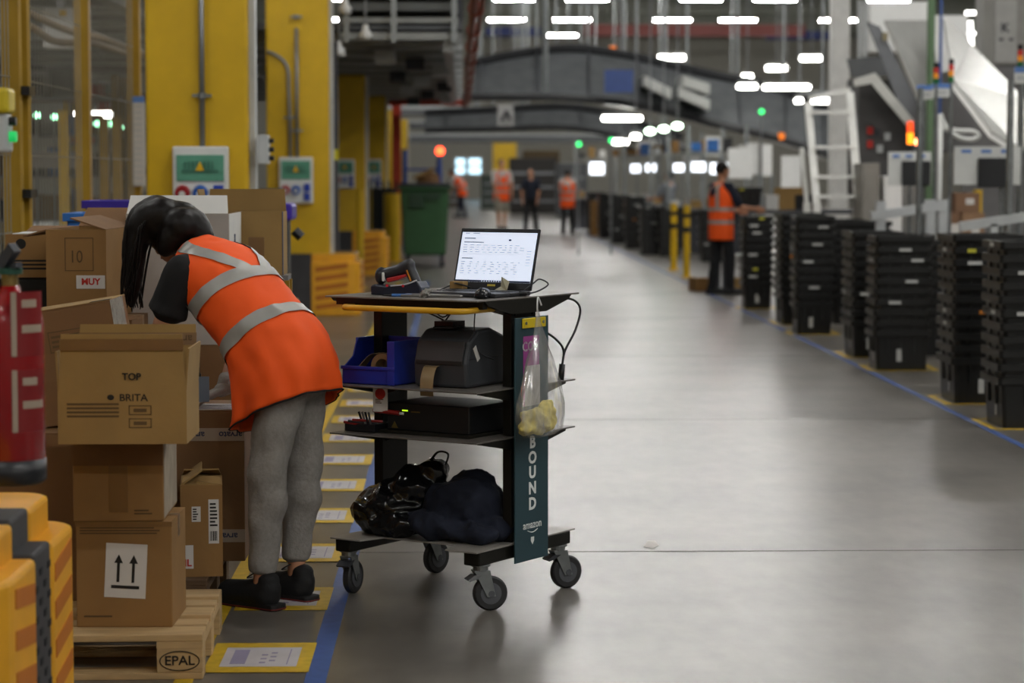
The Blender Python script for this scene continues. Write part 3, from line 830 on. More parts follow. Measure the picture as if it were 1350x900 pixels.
# --- carton with big flap on the right
Y6 = 10.25
xl, xr = X(326, Y6), X(386, Y6); za, zb = at(350, 363, Y6).z, at(350, 279, Y6).z
t = carton('open_carton', ((xl + xr) / 2 - .12, Y6 + .12, za), (.36, .2, zb - za), math.radians(-2), card3, 'open tan carton with blue-edged tall side beyond the woman', flaps={'L': (10, .1), 'B': (10, .1)}, inside=card3)
b = MB().bb(.03, .10, -.1014, -.1002, (zb - za) * .3, (zb - za) * .6); b.build('tape', tape_m, t)
MB().bb(.178, .1815, -.1, -.07, 0, (zb - za)).build('blue_edge', blueink, t)
b = MB()
for k in range(5): b.bb(-.12 + k * .025, -.105 + k * .025, -.112, -.101, .05, zb - za - .08)
b.build('wire_insert', dgrey, t)
t = E('stand', ((xl + xr) / 2 - .1, Y6 + .12, 0), 0, 'steel stand under the tan carton with blue edge', 'stand')
for sx in (-.17, .17):
    for sy in (-.08, .08): MB().box((sx, sy, za / 2 - .012), (.03, .03, za - .024)).build('leg', dyel, t)
MB().box((0, 0, za - .012), (.36, .19, .022)).build('top', grey, t)

# --- the two cartons on the dark pallet
Y7 = 8.62
xl, xr = X(242, Y7) - .16, X(321, Y7); zb = at(280, 541, Y7).z
t = carton('carton', ((xl + xr) / 2, Y7 + .2, .144), (xr - xl, .4, zb - .144), 0, card2, 'large brown carton with upside-down printed tape under her gloved hand', closed=True)
Wc = xr - xl; Hc = zb - .144
for zz, lab in ((Hc - .09, True), (Hc * .17, False)):
    tp = MB().bb(-Wc / 2, Wc / 2, -.2015, -.2003, zz - .024, zz + .024).build('printed_tape', tape_w, t)
    for xx in ((-.0, .14) if lab else (.12,)):
        text('arvato', .034, blueink, tp, basis((xx, -.2022, zz), (-1, 0, 0), (0, 0, -1)), bold=.0006)
l = MB().bb(-.1, .17, -.19, .02, Hc + .001, Hc + .004).build('paper_sheet', paper, t)
b = MB()
for k in range(5): b.bb(-.08, .14, -.18 + k * .035, -.17 + k * .035, Hc + .004, Hc + .0046)
b.build('printed_lines', blueink, l)
Y8 = 8.28
xl, xr = X(226, Y8), X(289, Y8)
zb = at(260, 640, Y8).z
t = carton('open_carton', ((xl + xr) / 2 + .0, Y8 + .15, .144), (xr - xl - .02, .28, zb - .144), math.radians(6), card, 'small brown carton with barcode labels and loose flaps in front of tall carton', flaps={'F': (-80, .1), 'L': (-55, .09), 'R': (-84, .09), 'B': (-70, .1)}, inside=card3)
l = MB().bb(.025, .062, -.1412, -.1402, .12, .28).build('label', paper, t); lines(l, .03, -.1413, .18, .028, .09, 7, ink); barcode(l, .03, -.1413, .13, .028, .035)
l = MB().bb(-.035, -.003, -.1412, -.1402, .20, .255).build('label', paper, t); lines(l, -.031, -.1413, .205, .024, .045, 5, ink)
l = MB().bb(-.07, -.03, -.1412, -.1402, .03, .115).build('label', paper, t); text('IL', .035, redink, l, front(-.05, -.1418, .05), bold=.001)

# --- blue, light blue and purple crates behind
def crate(c, size, m, lab, rz=0):
    W, D, H = size
    t = E('crate', c, rz, lab, 'crate')
    b = MB(); th = .012
    b.bb(-W / 2, W / 2, -D / 2, -D / 2 + th, 0, H); b.bb(-W / 2, W / 2, D / 2 - th, D / 2, 0, H)
    b.bb(-W / 2, -W / 2 + th, -D / 2, D / 2, 0, H); b.bb(W / 2 - th, W / 2, -D / 2, D / 2, 0, H); b.bb(-W / 2, W / 2, -D / 2, D / 2, 0, th)
    b.build('walls', m, t, bevel=.004)
    b = MB(); r = .02
    b.bb(-W / 2 - r, W / 2 + r, -D / 2 - r, -D / 2, H - .04, H); b.bb(-W / 2 - r, W / 2 + r, D / 2, D / 2 + r, H - .04, H)
    b.bb(-W / 2 - r, -W / 2, -D / 2, D / 2, H - .04, H); b.bb(W / 2, W / 2 + r, -D / 2, D / 2, H - .04, H)
    b.build('rim', m, t, bevel=.004)
    return t
p = at(130, 281, 11.2); crate((p.x, 11.45, p.z - .34), (.32, .4, .34), lblue, 'light blue crate behind the carton marked 10')
t = E('table', (p.x, 11.8, 0), 0, 'work table under the light blue and purple crates', 'table')
zt = p.z - .34
MB().bb(p.x - .7, p.x + .45, 11.1, 12.6, zt - .04, zt).build('table_top', dgrey, t, world=True)
for sx in (-.65, .4):
    for yy in (11.15, 12.55): MB().bb(p.x + sx - .03, p.x + sx + .03, yy - .03, yy + .03, 0, zt - .04).build('leg', dgrey, t, world=True)
q = at(150, 264, 12.1); crate((q.x + .02, 12.2, zt), (.3, .4, q.z - zt), purple, 'purple crate behind the light blue crate')
q = at(366, 268, 13.5)
t = E('purple_cart', (q.x, 13.5, 0), 0, 'purple plastic bin on a black frame beside second column', 'cart')
MB().bb(q.x - .1, q.x + .09, 13.4, 13.8, q.z - .1, q.z).build('bin', purple, t, world=True, bevel=.02)
MB().bb(q.x - .03, q.x + .06, 13.45, 13.7, 0, q.z - .1).build('frame', blk, t, world=True)
r_ = at(356, 248, 13.5); MB().bb(r_.x - .06, r_.x + .06, 13.5, 13.7, q.z, r_.z).build('black_box', blkp, t, world=True)
MB().cyl((q.x + .09, 13.6, q.z - .16), (q.x + .13, 13.6, q.z - .2), .03, n=10).build('knob', blkp, t, world=True)

# ================================================================== FIRE EXTINGUISHER + BUTTON BOX
Ye = 6.0
c = at(15, 500, Ye); zb = at(15, 636, Ye).z; zs = at(15, 412, Ye).z
t = E('fire_extinguisher', (c.x, Ye, zb), 0, 'red fire extinguisher with white labels above the column guard', 'fire extinguisher')
R_ = .085; hh = zs - zb
MB().lathe([(R_ * .95, .055), (R_, .06), (R_, hh - .03), (R_ * .93, hh), (R_ * .7, hh + .035), (.03, hh + .05), (.025, hh + .07)], n=32).build('cylinder', red, t, smooth=True)
MB().lathe([(R_ * .9, 0), (R_ * 1.02, .01), (R_ * 1.02, .065)], n=32).build('base_ring', blkp, t, smooth=True)
MB().cyl((0, 0, hh + .06), (0, 0, hh + .11), .022, n=14).build('valve', mat('brass', '9A8350', 0.35, 0.8), t)
MB().cyl((0, 0, hh + .10), (0, 0, hh + .115), .034, n=14).build('collar', mat('collar_green', '1E4A3A', 0.5), t)
b = MB().bar((-.02, 0, hh + .12), (.02, -.03, hh + .17), .025, .03); b.bar((0, 0, hh + .115), (.03, -.03, hh + .125), .02, .015); b.build('handle', dgrey, t)
MB().tube(spline([(-.03, 0, hh + .08), (-.09, -.04, hh + .02), (-.1, -.05, hh * .6), (-.08, -.06, hh * .25)]), .012, 8).build('hose', blkp, t, smooth=True)
MB().cyl((-.08, -.06, hh * .26), (-.08, -.06, 0.05), .024, .03, n=12).build('nozzle', blkp, t)
def wrap(z0, z1, a0, a1, m, name, par, r=R_ + .001):
    rings = []
    for z in (z0, z1):
        rings.append([V((r * math.cos(a0 + (a1 - a0) * i / 12), r * math.sin(a0 + (a1 - a0) * i / 12), z)) for i in range(13)])
    return MB().loft(rings, closed=False, caps=False).build(name, m, par)
for (z0, z1) in ((.14, .30), (.335, .50)):
    l = wrap(z0, z1, math.radians(-80), math.radians(-12), mat('ext_label', '7C1A1C', 0.4), 'label', t)
    wrap(z0, z1, math.radians(-78), math.radians(-69), tape_w, 'label_strip', l, R_ + .0018)
    wrap(z0 + .06, z0 + .08, math.radians(-60), math.radians(-15), tape_w, 'label_strip', l, R_ + .0018)
    wrap(z1 - .04, z1 - .02, math.radians(-60), math.radians(-30), tape_w, 'label_strip', l, R_ + .0018)
MB().bb(-.33, -R_ + .005, -.02, .02, hh * .7, hh * .7 + .05).build('wall_bracket', blk, t)
p = at(6, 160, 6.0)
t = E('button_box', (p.x, 6, p.z), 0, 'grey push-button box with yellow top and green button on the column', 'control box')
MB().bb(p.x - .05, p.x + .012, 5.97, 6.05, p.z - .08, p.z + .02).build('housing', lgrey, t, world=True, bevel=.008)
MB().bb(p.x - .05, p.x + .018, 5.96, 6.06, p.z + .02, p.z + .085).build('yellow_cap', mat('cap_yellow', 'C9B21C', .5), t, world=True, bevel=.01)
g_ = at(16, 180, 5.99); MB().cyl((p.x + .012, 6, g_.z), (p.x + .03, 6, g_.z), .014, n=12).build('green_button', mat('btn_green', '20C060', 0.4, emit=.6), t, world=True)
MB().cyl((p.x + .012, 6, g_.z + .04), (p.x + .03, 6, g_.z + .04), .012, n=12).build('black_button', blkp, t, world=True)
MB().bb(-1.46, p.x - .04, 5.99, 6.03, p.z - .03, p.z).build('arm', grey, t, world=True)
# ================================================================== CART (local frame: x = u, y = v)
TH = math.radians(34)
CX, CY = -.02, 8.763
cart = E('work_cart', (CX, CY, 0), -TH, 'black four-shelf work cart on swivel casters with a teal end sign', 'cart')
topm = mat('cart_top', '6F6A64', 0.4, var=.15, scale=10)
shelfm = mat('cart_shelf', '5F5A55', 0.42, var=.15, scale=10)
basem = mat('cart_base', '8F8A84', 0.42, var=.1, scale=10)
A_, B_ = .332, .345
ZT, Z2, Z3, ZB = 1.14, .807, .625, .227
def plate(z, m, name, a=A_, b=B_, cut=.0):
    MB().prism([(-a, -b), (a, -b), (a, b), (-a, b)], z - .006, z).build(name, m, cart, bevel=.002)
plate(ZT, topm, 'top_shelf', A_ + .01, B_ + .01)
plate(Z2, shelfm, 'shelf'); plate(Z3, shelfm, 'shelf')
MB().prism([(-A_, -B_), (-A_ + .14, -B_), (-A_ + .17, -B_ + .11), (A_ - .17, -B_ + .11), (A_ - .14, -B_), (A_, -B_), (A_, B_), (-A_, B_)], ZB - .006, ZB).build('base_plate', basem, cart, bevel=.002)
for s in (-1, 1):
    MB().bb(s * .292 - .035, s * .292 + .035, -.32, .32, ZB - .056, ZB - .006).build('base_rail', blk, cart, bevel=.006)
    MB().bb(s * .295 - .02, s * .295 + .02, -.085, .085, ZB, 1.10).build('post', blk, cart, bevel=.004)
    for z in (ZT, Z2, Z3):
        dep = .05 if z == ZT else .035
        for yy in (-.06, .06):
            MB().prismy([(s * .32, z - .006), (-s * (.0 if z == ZT else -.12), z - .006), (-s * (.0 if z == ZT else -.14), z - .016), (s * .27, z - dep - .02), (s * .32, z - dep - .02)], yy - .005, yy + .005).build('bracket', blk, cart)
        if z == ZT:
            MB().prismx([(-.30, z - .006), (.30, z - .006), (.28, z - .022), (.12, z - .06), (-.12, z - .06), (-.28, z - .022)], s * .33 - .03, s * .33 + .01).build('side_arm', blk, cart)
        else:
            MB().prismx([(-.29, z - .006), (.29, z - .006), (.29, z - .014), (.09, z - .05), (-.09, z - .05), (-.29, z - .014)], s * .31 - .012, s * .31 + .012).build('side_arm', blk, cart)
# front dark box under the top
MB().bb(-.33, .33, -.30, -.27, ZT - .035, ZT - .006).build('front_rail', blk, cart)
for k, (cx, cy, az) in enumerate(((-.30, -.27, 10), (.30, -.27, -40), (.30, .27, -30), (-.30, .27, -10))):
    M = Matrix.Translation((cx, cy, 0)) @ Matrix.Rotation(math.radians(az), 4, 'Z')
    R_ = .064; off = .035
    f = MB(M)
    f.cyl((0, 0, ZB - .062), (0, 0, ZB - .056), .036, n=16); f.cyl((0, 0, ZB - .078), (0, 0, ZB - .062), .028, n=16)
    for s in (-1, 1):
        f.prismx([(-.03, ZB - .078), (.03, ZB - .078), (off + .016, R_ - .01), (off - .016, R_ - .012)], s * .022 - .002, s * .022 + .002)
    f.bb(-.024, .024, -.03, .03, ZB - .082, ZB - .076)
    f = f.build('caster_fork', galv, cart, bevel=.001)
    wm = MB(M @ Matrix.Translation((-.016, off, R_)) @ Matrix.Rotation(PI / 2, 4, 'Y'))
    wm.lathe([(R_ * .62, 0), (R_ * .9, .0), (R_, .006), (R_, .026), (R_ * .9, .032), (R_ * .62, .032)], n=32)
    wm.build('wheel', mat('tyre', '2B2B2D', 0.5), f, smooth=False, bevel=.001)
    hb = MB(M @ Matrix.Translation((-.018, off, R_)) @ Matrix.Rotation(PI / 2, 4, 'Y')); hb.cyl((0, 0, 0), (0, 0, .036), R_ * .62, n=28); hb.cyl((0, 0, -.008), (0, 0, .044), .012, n=12)
    hb.build('hub', mat('hub_grey', '55575C', 0.5), f)
    if k in (0, 1, 2):
        MB(M).prismx([(-.02, .122), (-.05, .112), (-.056, .118), (-.03, .135), (.0, .135)], -.026, .026).build('brake_pedal', grey if k == 1 else dgrey, f)
# yellow handle
hp = [(-.25, -.2, ZT - .04), (-.25, -.34, ZT - .04)] + arc((-.25, -.34, ZT - .04), (-.25, -.375, ZT - .04), (-.21, -.375, ZT - .04), 5)[1:] + arc((.25, -.375, ZT - .04), (.29, -.375, ZT - .04), (.3, -.33, ZT - .038), 5) + [(.31, -.2, ZT - .036)]
MB().tube(hp, .0115, 10).build('handle_bar', mat('handle_yellow', 'D8A520', 0.4), cart, smooth=True)
# teal sign
teal = mat('sign_teal', '28434B', 0.5, var=.04)
s = MB().bb(.347, .353, -.118, .112, .155, 1.065).build('end_sign', teal, cart, bevel=.001)
signw = mat('sign_white', 'E4E6E4', 0.5)
def sg(y, z): return basis((.3536, y, z), (0, 1, 0), (0, 0, 1))
zpx = lambda y: 1.6 - (y - 227) * 8.6 / F
for ch, y in zip('BOUND', (583, 603.5, 623, 644, 664.7)):
    text(ch, .062, signw, s, sg(.0, zpx(y)), 'letter', bold=.0022, squeeze=1.12)
text('amazon', .042, signw, s, sg(.0, zpx(692)), 'lettering', bold=.0003)
MB().tube([(.354, y, zpx(699) - .009 * math.cos(y / .035 * PI / 2)) for y in [-.035 + .007 * i for i in range(11)]], .0017, 6).build('smile_arrow', signw, s)
sh = [(-.011, .013), (.011, .013), (.011, -.002), (0, -.016), (-.011, -.002)]
b = MB(); b.add([(.3536, p[0], zpx(713) + p[1]) for p in sh] + [(.3542, p[0], zpx(713) + p[1]) for p in sh], [(0, 1, 2, 3, 4), (5, 6, 7, 8, 9)] + [(i, (i + 1) % 5, 5 + (i + 1) % 5, 5 + i) for i in range(5)])
b.build('shield_logo', signw, s)
MB().bb(.3536, .3542, -.065, .045, .735, .995).build('magenta_card', mat('magenta', 'A0448F', 0.5), s)
text('COM', .05, signw, s, sg(-.012, .955), bold=.001)
MB().bb(.3543, .355, -.055, .05, .735, .885).build('white_card', paper, s)
MB().bb(.354, .3595, -.075, .085, 1.025, 1.062).build('clip_bar', mat('clip_yellow', 'D9BE1C', 0.45), s, bevel=.003)
for yy in (-.055, .065): MB().cyl((.359, yy, 1.044), (.363, yy, 1.044), .006, n=10).build('screw', galv, s)
# cables hanging inside the frame of the cart
b = MB()
b.tube(spline([(-.2, .1, ZT - .03), (-.05, 0, ZT - .09), (.06, -.05, ZT - .02)]), .003, 6)
b.tube(spline([(-.22, -.05, ZT - .03), (-.05, 0, ZT - .10), (.05, 0, ZT - .17), (.1, .05, Z2 + .2)]), .0035, 6)
b.tube(spline([(.02, 0, ZT - .03), (-.1, .05, ZT - .14), (-.15, .05, Z2 + .15)]), .0035, 6)
b.tube(spline([(.2, -.15, ZT - .03), (.2, -.16, ZT - .12), (.22, -.16, ZT - .2), (.25, -.1, Z2 + .1)]), .0025, 6)
b.build('loose_cables', blkp, cart, smooth=True)
b = MB()
b.tube(spline([(.31, .1, ZT - .03), (.32, .3, ZT - .02), (.33, .38, ZT - .06), (.33, .35, ZT - .14), (.33, .27, ZT - .22), (.33, .25, ZT - .28)]), .0045, 7)
b.tube(spline([(.33, .1, ZT - .13), (.33, .2, ZT - .17), (.33, .26, ZT - .22), (.33, .24, ZT - .3)]), .0045, 7)
b.cyl((.33, .25, ZT - .27), (.33, .24, ZT - .33), .012, n=10)
b.build('power_cable', blkp, cart, smooth=True)

def onc(name, x, y, z, rz, lab, cat):
    """a thing standing on the cart: world placed empty"""
    p = MW[cart.name] @ V((x, y, z))
    return E(name, p, -TH + rz, lab, cat)
# ---- laptop
t = onc('laptop', .13, .06, ZT + .001, 0, 'dark laptop with a white page on its lit screen', 'laptop')
lapm = mat('laptop_grey', '3A3B40', 0.4, 0.3)
MB().bb(-.178, .178, -.245, .0, 0, .016).build('keyboard_deck', lapm, t, bevel=.004)
b = MB()
for i in range(5):
    for j in range(13): b.box((-.145 + j * .0242, -.04 - i * .022, .017), (.02, .018, .002))
tag(b.build('keys', blkp, t), kind='stuff')
sc = E('tmp', (0, 0, 0)); bpy.data.objects.remove(sc)
LM = Matrix.Translation((0, .004, .016)) @ Matrix.Rotation(math.radians(-16), 4, 'X')
scr = MB(LM).bb(-.178, .178, -.003, .005, 0, .238).build('screen_lid', mat('laptop_black', '101116', 0.35), t, bevel=.003)
MB(LM).bb(-.169, .169, -.0042, -.003, .028, .222).build('display', mat('display', 'DCE4F4', 0.4, var=0, emit=.6, ecol='DCE6FA'), scr)
b = MB(LM); random.seed(5)
tk = mat('display_text', '8891A4', 0.5, emit=.12, ecol='8891A4')
def tx(x, z, w, h=.0022): b.bb(x, x + w, -.0048, -.0043, z, z + h)
b.bb(-.169, .169, -.0048, -.0043, .213, .2132)
for x, z, w in ((-.155, .2165, .02), (-.12, .2165, .03)): tx(x, z, w)
tx(-.155, .196, .05, .004); tx(-.155, .181, .09, .0035)
for r in range(4):
    z = .171 - r * .009; x = -.155
    while x < .11:
        w_ = random.uniform(.008, .022); tx(x, z, w_, .0016); x += w_ + .012
b.bb(-.155, .12, -.0048, -.0043, .137, .1374)
tx(-.155, .118, .05, .0035)
for r in range(6):
    z = .105 - r * .0088; x = -.155
    while x < .11:
        w_ = random.uniform(.008, .02); tx(x, z, w_, .0016); x += w_ + .02
for r in range(6): tx(.135, .15 - r * .011, .02, .0016)
tag(b.build('page_text', tk, scr), kind='stuff')
b = MB(LM); b.bb(-.169, .169, -.0048, -.0043, .028, .035); b.ell((.052, -.0045, .193), (.007, .0006, .0035), 10); b.build('taskbar', mat('taskbar', '1B2340', 0.5, emit=.1), scr)
b = MB(LM)
for k in range(9): b.bb(-.05 + k * .011, -.045 + k * .011, -.0052, -.0049, .0295, .0335)
b.build('taskbar_icons', mat('icons', 'C9D2E6', 0.5, emit=.5), scr)
MB(LM).bb(-.02, .015, -.0045, -.003, .012, .02).build('sticker', mat('sticker_y', 'B9A53C', 0.5), scr)
b = MB().add([(.04, -.04, .017), (.10, -.045, .017), (.095, -.02, .05), (.055, -.012, .068), (.05, -.01, .03)], [(0, 1, 2, 3, 4)])
nt_ = onc('sticky_note', .13, .06, ZT + .001, 0, 'folded beige paper note leaning on the laptop screen', 'note'); o = b.build('note_sheet', mat('note_beige', 'A9A38A', 0.8), nt_); o.modifiers.new('s', 'SOLIDIFY').thickness = .001
# ---- scanner in its cradle
t = onc('scanner_cradle', -.125, -.17, ZT + .001, math.radians(12), 'black charging cradle under the barcode scanner', 'cradle')
cb = mat('scanner_blue_black', '1C2030', 0.35)
MB().prismy([(-.105, 0), (.105, 0), (.10, .03), (.085, .055), (.04, .04), (-.04, .034), (-.09, .04), (-.105, .034)], -.045, .045).build('cradle_body', cb, t, bevel=.006)
b = MB().tube(spline([(-.02, -.047, .035), (.04, -.047, .042), (.085, -.047, .058)]), .003, 6); b.build('silver_trim', mat('trim_silver', 'C9CCD2', 0.3, .3), t)
for xx in (-.035, .03): MB().cyl((xx, -.046, .036), (xx, -.05, .036), .005, n=10).build('led', mat('led_red', 'B01828', 0.3, emit=.15), t)
t = onc('barcode_scanner', -.125, -.17, ZT + .035, math.radians(12), 'black and red handheld barcode scanner resting in its cradle', 'scanner')
b = MB().cap((-.075, 0, .038), (.02, 0, .066), .026, .022); b.ell((-.08, 0, .036), (.024, .03, .034)); b.cap((.03, 0, .078), (.062, 0, .012), .023, .022); b.cap((.01, 0, .068), (.035, 0, .08), .023)
organic(b, 'scanner_body', mat('scanner_dark', '24252B', 0.35), t, .005, 3)
MB().prismy([(-.05, .028), (.03, .045), (.035, .036), (.0, .022), (-.045, .012)], -.027, .027).build('red_trim', mat('scan_red', 'B5262A', 0.35), t, bevel=.004)
MB().bb(-.066, -.056, -.03, .03, .016, .05).build('white_mark', white, t, bevel=.004)
MB().bar((.036, -.026, .06), (.052, -.025, .02), .003, .005).build('yellow_mark', mat('scan_or', 'D98A28', 0.4), t)
# ---- pen, notebook, mouse, wrapper, box, cables
t = onc('pen', -.04, -.27, ZT + .006, math.radians(28), 'blue ballpoint pen in front of the scanner cradle', 'pen')
MB().cyl((-.045, 0, 0), (.03, 0, 0), .0058, n=10).build('barrel', mat('pen_blue', '3C6CB0', 0.4), t); MB().cyl((-.08, 0, 0), (-.045, 0, 0), .002, .0055, n=10).build('tip', blkp, t); MB().cyl((.03, 0, 0), (.065, 0, 0), .0058, n=10).build('cap', blkp, t)
t = onc('closed_notebook', .06, -.22, ZT + .001, math.radians(18), 'slim grey notebook lying in front of the laptop', 'notebook')
MB().bb(-.12, .11, -.03, .05, 0, .009).build('cover', mat('note_grey', '6E6C6A', 0.6), t, bevel=.003)
MB().bb(-.118, .112, -.028, .048, .0025, .0065).build('pages', paper, t)
t = onc('plastic_wrapper', .06, -.28, ZT + .001, 0, 'crumpled clear plastic wrapper on the cart top', 'wrapper')
organic(MB().ell((0, 0, .012), (.025, .015, .012)).ell((.012, 0, .018), (.012, .012, .016)), 'wrapper_film', mat('film', 'B9B6B0', 0.15, trans=.6), t, .004, 2, wob=.012, wscale=90)
t = onc('computer_mouse', .265, -.2, ZT + .001, math.radians(20), 'black computer mouse beside the laptop', 'mouse')
organic(MB().ell((0, 0, .014), (.03, .052, .024)).bb(-.026, .026, -.04, .04, .0005, .01), 'shell', mat('mouse_black', '121318', 0.25), t, .004, 5)
MB().cyl((-.004, -.032, .034), (.004, -.032, .034), .007, n=10).build('scroll_wheel', dgrey, t)
t = onc('cardboard_offcut', -.01, .05, ZT + .001, 0, 'small tan cardboard piece behind the scanner', 'cardboard'); MB().bb(-.03, .03, -.02, .02, 0, .045).build('piece', card3, t, bevel=.003)
t = onc('usb_cable', .1, .02, ZT + .004, 0, 'black looped cable with plug beside the laptop', 'cable')
MB().tube(spline([(-.16, -.02, .01), (-.13, .02, .03), (-.10, .0, .035), (-.06, .03, .02), (-.08, .07, .004)]), .003, 6).build('cord', blkp, t, smooth=True)
MB().tube(spline([(.19, .0, .006), (.205, .06, .04), (.21, .1, .055), (.235, .12, .035), (.22, .06, .01), (.21, .0, .006)]), .003, 6).build('cord', blkp, t, smooth=True)
MB().tube(spline([(.13, -.14, .004), (.2, -.11, .006), (.24, -.05, .012), (.21, -.02, .008), (.15, -.06, .004)]), .003, 6).build('cord', blkp, t, smooth=True)
MB().bb(.205, .24, -.04, -.015, 0, .016).build('plug', blkp, t, bevel=.003)
# ---- blue bin with tape on second shelf
t = onc('picking_bin', -.2, -.16, Z2 + .001, math.radians(4), 'blue plastic picking bin with a low open front', 'bin')
b = MB(); w_, d_, h_ = .115, .13, .165
b.prismx([(-d_, 0), (d_, 0), (d_, h_), (-.03, h_), (-.06, .10), (-d_, .06)], -w_, -w_ + .006)
b.prismx([(-d_, 0), (d_, 0), (d_, h_), (-d_, h_), ], w_ - .006, w_)
b.bb(-w_, w_, d_ - .006, d_, 0, h_); b.bb(-w_, w_, -d_, d_, 0, .006); b.bb(-w_, w_, -d_, -d_ + .006, 0, .06)
b.build('walls', blue, t, bevel=.002)
MB().bb(-w_ - .004, w_ + .004, -d_ - .006, -d_, .055, .068).build('front_lip', blue, t, bevel=.002)
MB().bb(w_ - .03, w_ + .002, -d_ - .004, -d_, .0, h_).build('front_corner', blue, t, bevel=.002)
MB().bb(-w_ - .004, -w_ + .008, -.03, d_, h_ - .012, h_ + .002).build('side_lip', blue, t, bevel=.002)
tapeb = mat('tan_tape', '8F7A58', 0.4)
t = onc('label_roll', -.2, -.19, Z2 + .008, math.radians(4), 'roll of tan label tape lying in the blue bin', 'tape roll')
M = Matrix.Translation((.02, .0, .055)) @ Matrix.Rotation(PI / 2, 4, 'X') @ Matrix.Translation((0, 0, -.03))
b = MB(M).lathe([(.03, 0), (.05, 0), (.05, .06), (.03, .06), (.03, 0)], n=24); b.build('roll', tapeb, t)
rings = []
for p in spline([(.0, 0, .105), (-.03, -.01, .10), (-.06, -.02, .07), (-.09, -.025, .03), (-.1, -.03, .02)]):
    rings.append([p + V((0, -.025, 0)), p + V((0, .025, 0))])
MB().loft(rings, closed=False, caps=False).build('loose_end', tapeb, t).modifiers.new('s', 'SOLIDIFY').thickness = .0015
# ---- printer
t = onc('label_printer', .095, -.09, Z2 + .001, math.radians(3), 'dark grey label printer with a tan strip of labels hanging out', 'printer')
pm = mat('printer_grey', '35373B', 0.5); pm2 = mat('printer_front', '2C2A2B', 0.5)
prof = [(-.15, 0), (.16, 0), (.16, .13), (.12, .185), (.03, .215), (-.07, .21), (-.13, .17), (-.155, .09)]
MB().prismx(prof, -.115, .115).build('casing', pm, t, bevel=.012)
MB().prismx([(-.16, .085), (-.155, .09), (-.135, .168), (-.14, .172), (-.164, .1)], -.1, .1).build('front_cover', pm2, t, bevel=.002)
MB().bb(-.117, .117, -.14, .158, .105, .108).build('seam', blkp, t)
MB().bb(-.07, .02, -.09, .0, .213, .219).build('top_panel', blkp, t, bevel=.003)
b = MB().bar((.1165, -.10, .15), (.1165, -.07, .10), .002, .022); b.build('sticker', paper, t)
rings = []
for p in spline([(-.03, -.15, .08), (-.03, -.175, .075), (-.03, -.195, .04), (-.03, -.2, 0), (-.03, -.197, -.03)]):
    rings.append([p + V((-.028, 0, 0)), p + V((.028, 0, 0))])
MB().loft(rings, closed=False, caps=False).build('label_strip', tapeb, t).modifiers.new('s', 'SOLIDIFY').thickness = .001
MB().bb(-.1, -.02, -.03, .06, .205, .235).build('brown_flap', mat('ribbon', '3A2524', .6), t)
# ---- third shelf: tray of parts, device box, pens, tag
t = onc('battery_unit', .03, -.09, Z3 + .001, 0, 'black power unit box with a green light on the third shelf', 'power unit')
MB().bb(-.17, .2, -.15, .14, .012, .115).build('housing', mat('unit_black', '0F1012', 0.4), t, bevel=.004)
MB().bb(-.2, .21, -.165, .15, 0, .012).build('tray', blk, t)
MB().bb(-.1, -.075, -.1515, -.15, .085, .09).build('green_light', mat('led_g', 'A8D820', 0.4, emit=1.5), t)
MB().bb(-.06, -.02, -.1515, -.15, .082, .086).build('amber_print', mat('amber_print', '6E5A20', 0.5), t)
b = MB().prismy([(-.17 + .02, .02), (-.12, .02), (-.135, .045)], -.152, -.1502); b.build('warning_print', mat('warn_dim', '5E4F1C', .6), t)
MB().tube(spline([(.2, .0, .1), (.24, .02, .1), (.27, .03, .06), (.26, .05, 0.005)]), .004, 7).build('lead', blkp, t, smooth=True)
t = onc('red_marker', -.13, -.25, Z3 + .085, math.radians(8), 'red marker pen lying on the black power unit', 'marker')
MB().cyl((-.06, 0, 0), (.05, 0, -.008), .009, n=12).build('barrel', mat('marker_red', '8E1D1B', 0.4), t); MB().cyl((.05, 0, -.008), (.068, 0, -.0095), .005, n=10).build('tip', white, t)
t = onc('paper_tag', -.155, -.262, Z3 + .08, math.radians(12), 'white tag with a red round logo hanging at the second shelf', 'tag')
MB().bb(-.03, .03, -.001, 0, 0, .095).build('sheet', paper, t); MB().cyl((0, -.001, .068), (0, -.002, .068), .021, n=20).build('round_logo', redink, t); lines(t, -.02, -.0012, .03, .04, .02, 3, bink)
t = onc('cutter_tray', -.23, -.22, Z3 + .001, 0, 'tangle of black clips and red pens on the third shelf edge', 'tool tray')
MB().bb(-.08, .06, -.06, .06, 0, .03).build('tray', blkp, t, bevel=.003)
for k in range(3): MB().cyl((-.075 + k * .02, -.07, .035 + .005 * k), (.03 + k * .02, -.04 + .01 * k, .02 + .01 * k), .005, n=8).build('pen', (mat('marker_red', '8E1D1B'), dgrey, mat('marker_red', '8E1D1B'))[k], t)
for k in range(4): MB().bar((.0 + k * .012, -.05, .03), (-.02 + k * .015, -.05, .075), .004, .008).build('clip', galv if k % 2 else blkp, t)
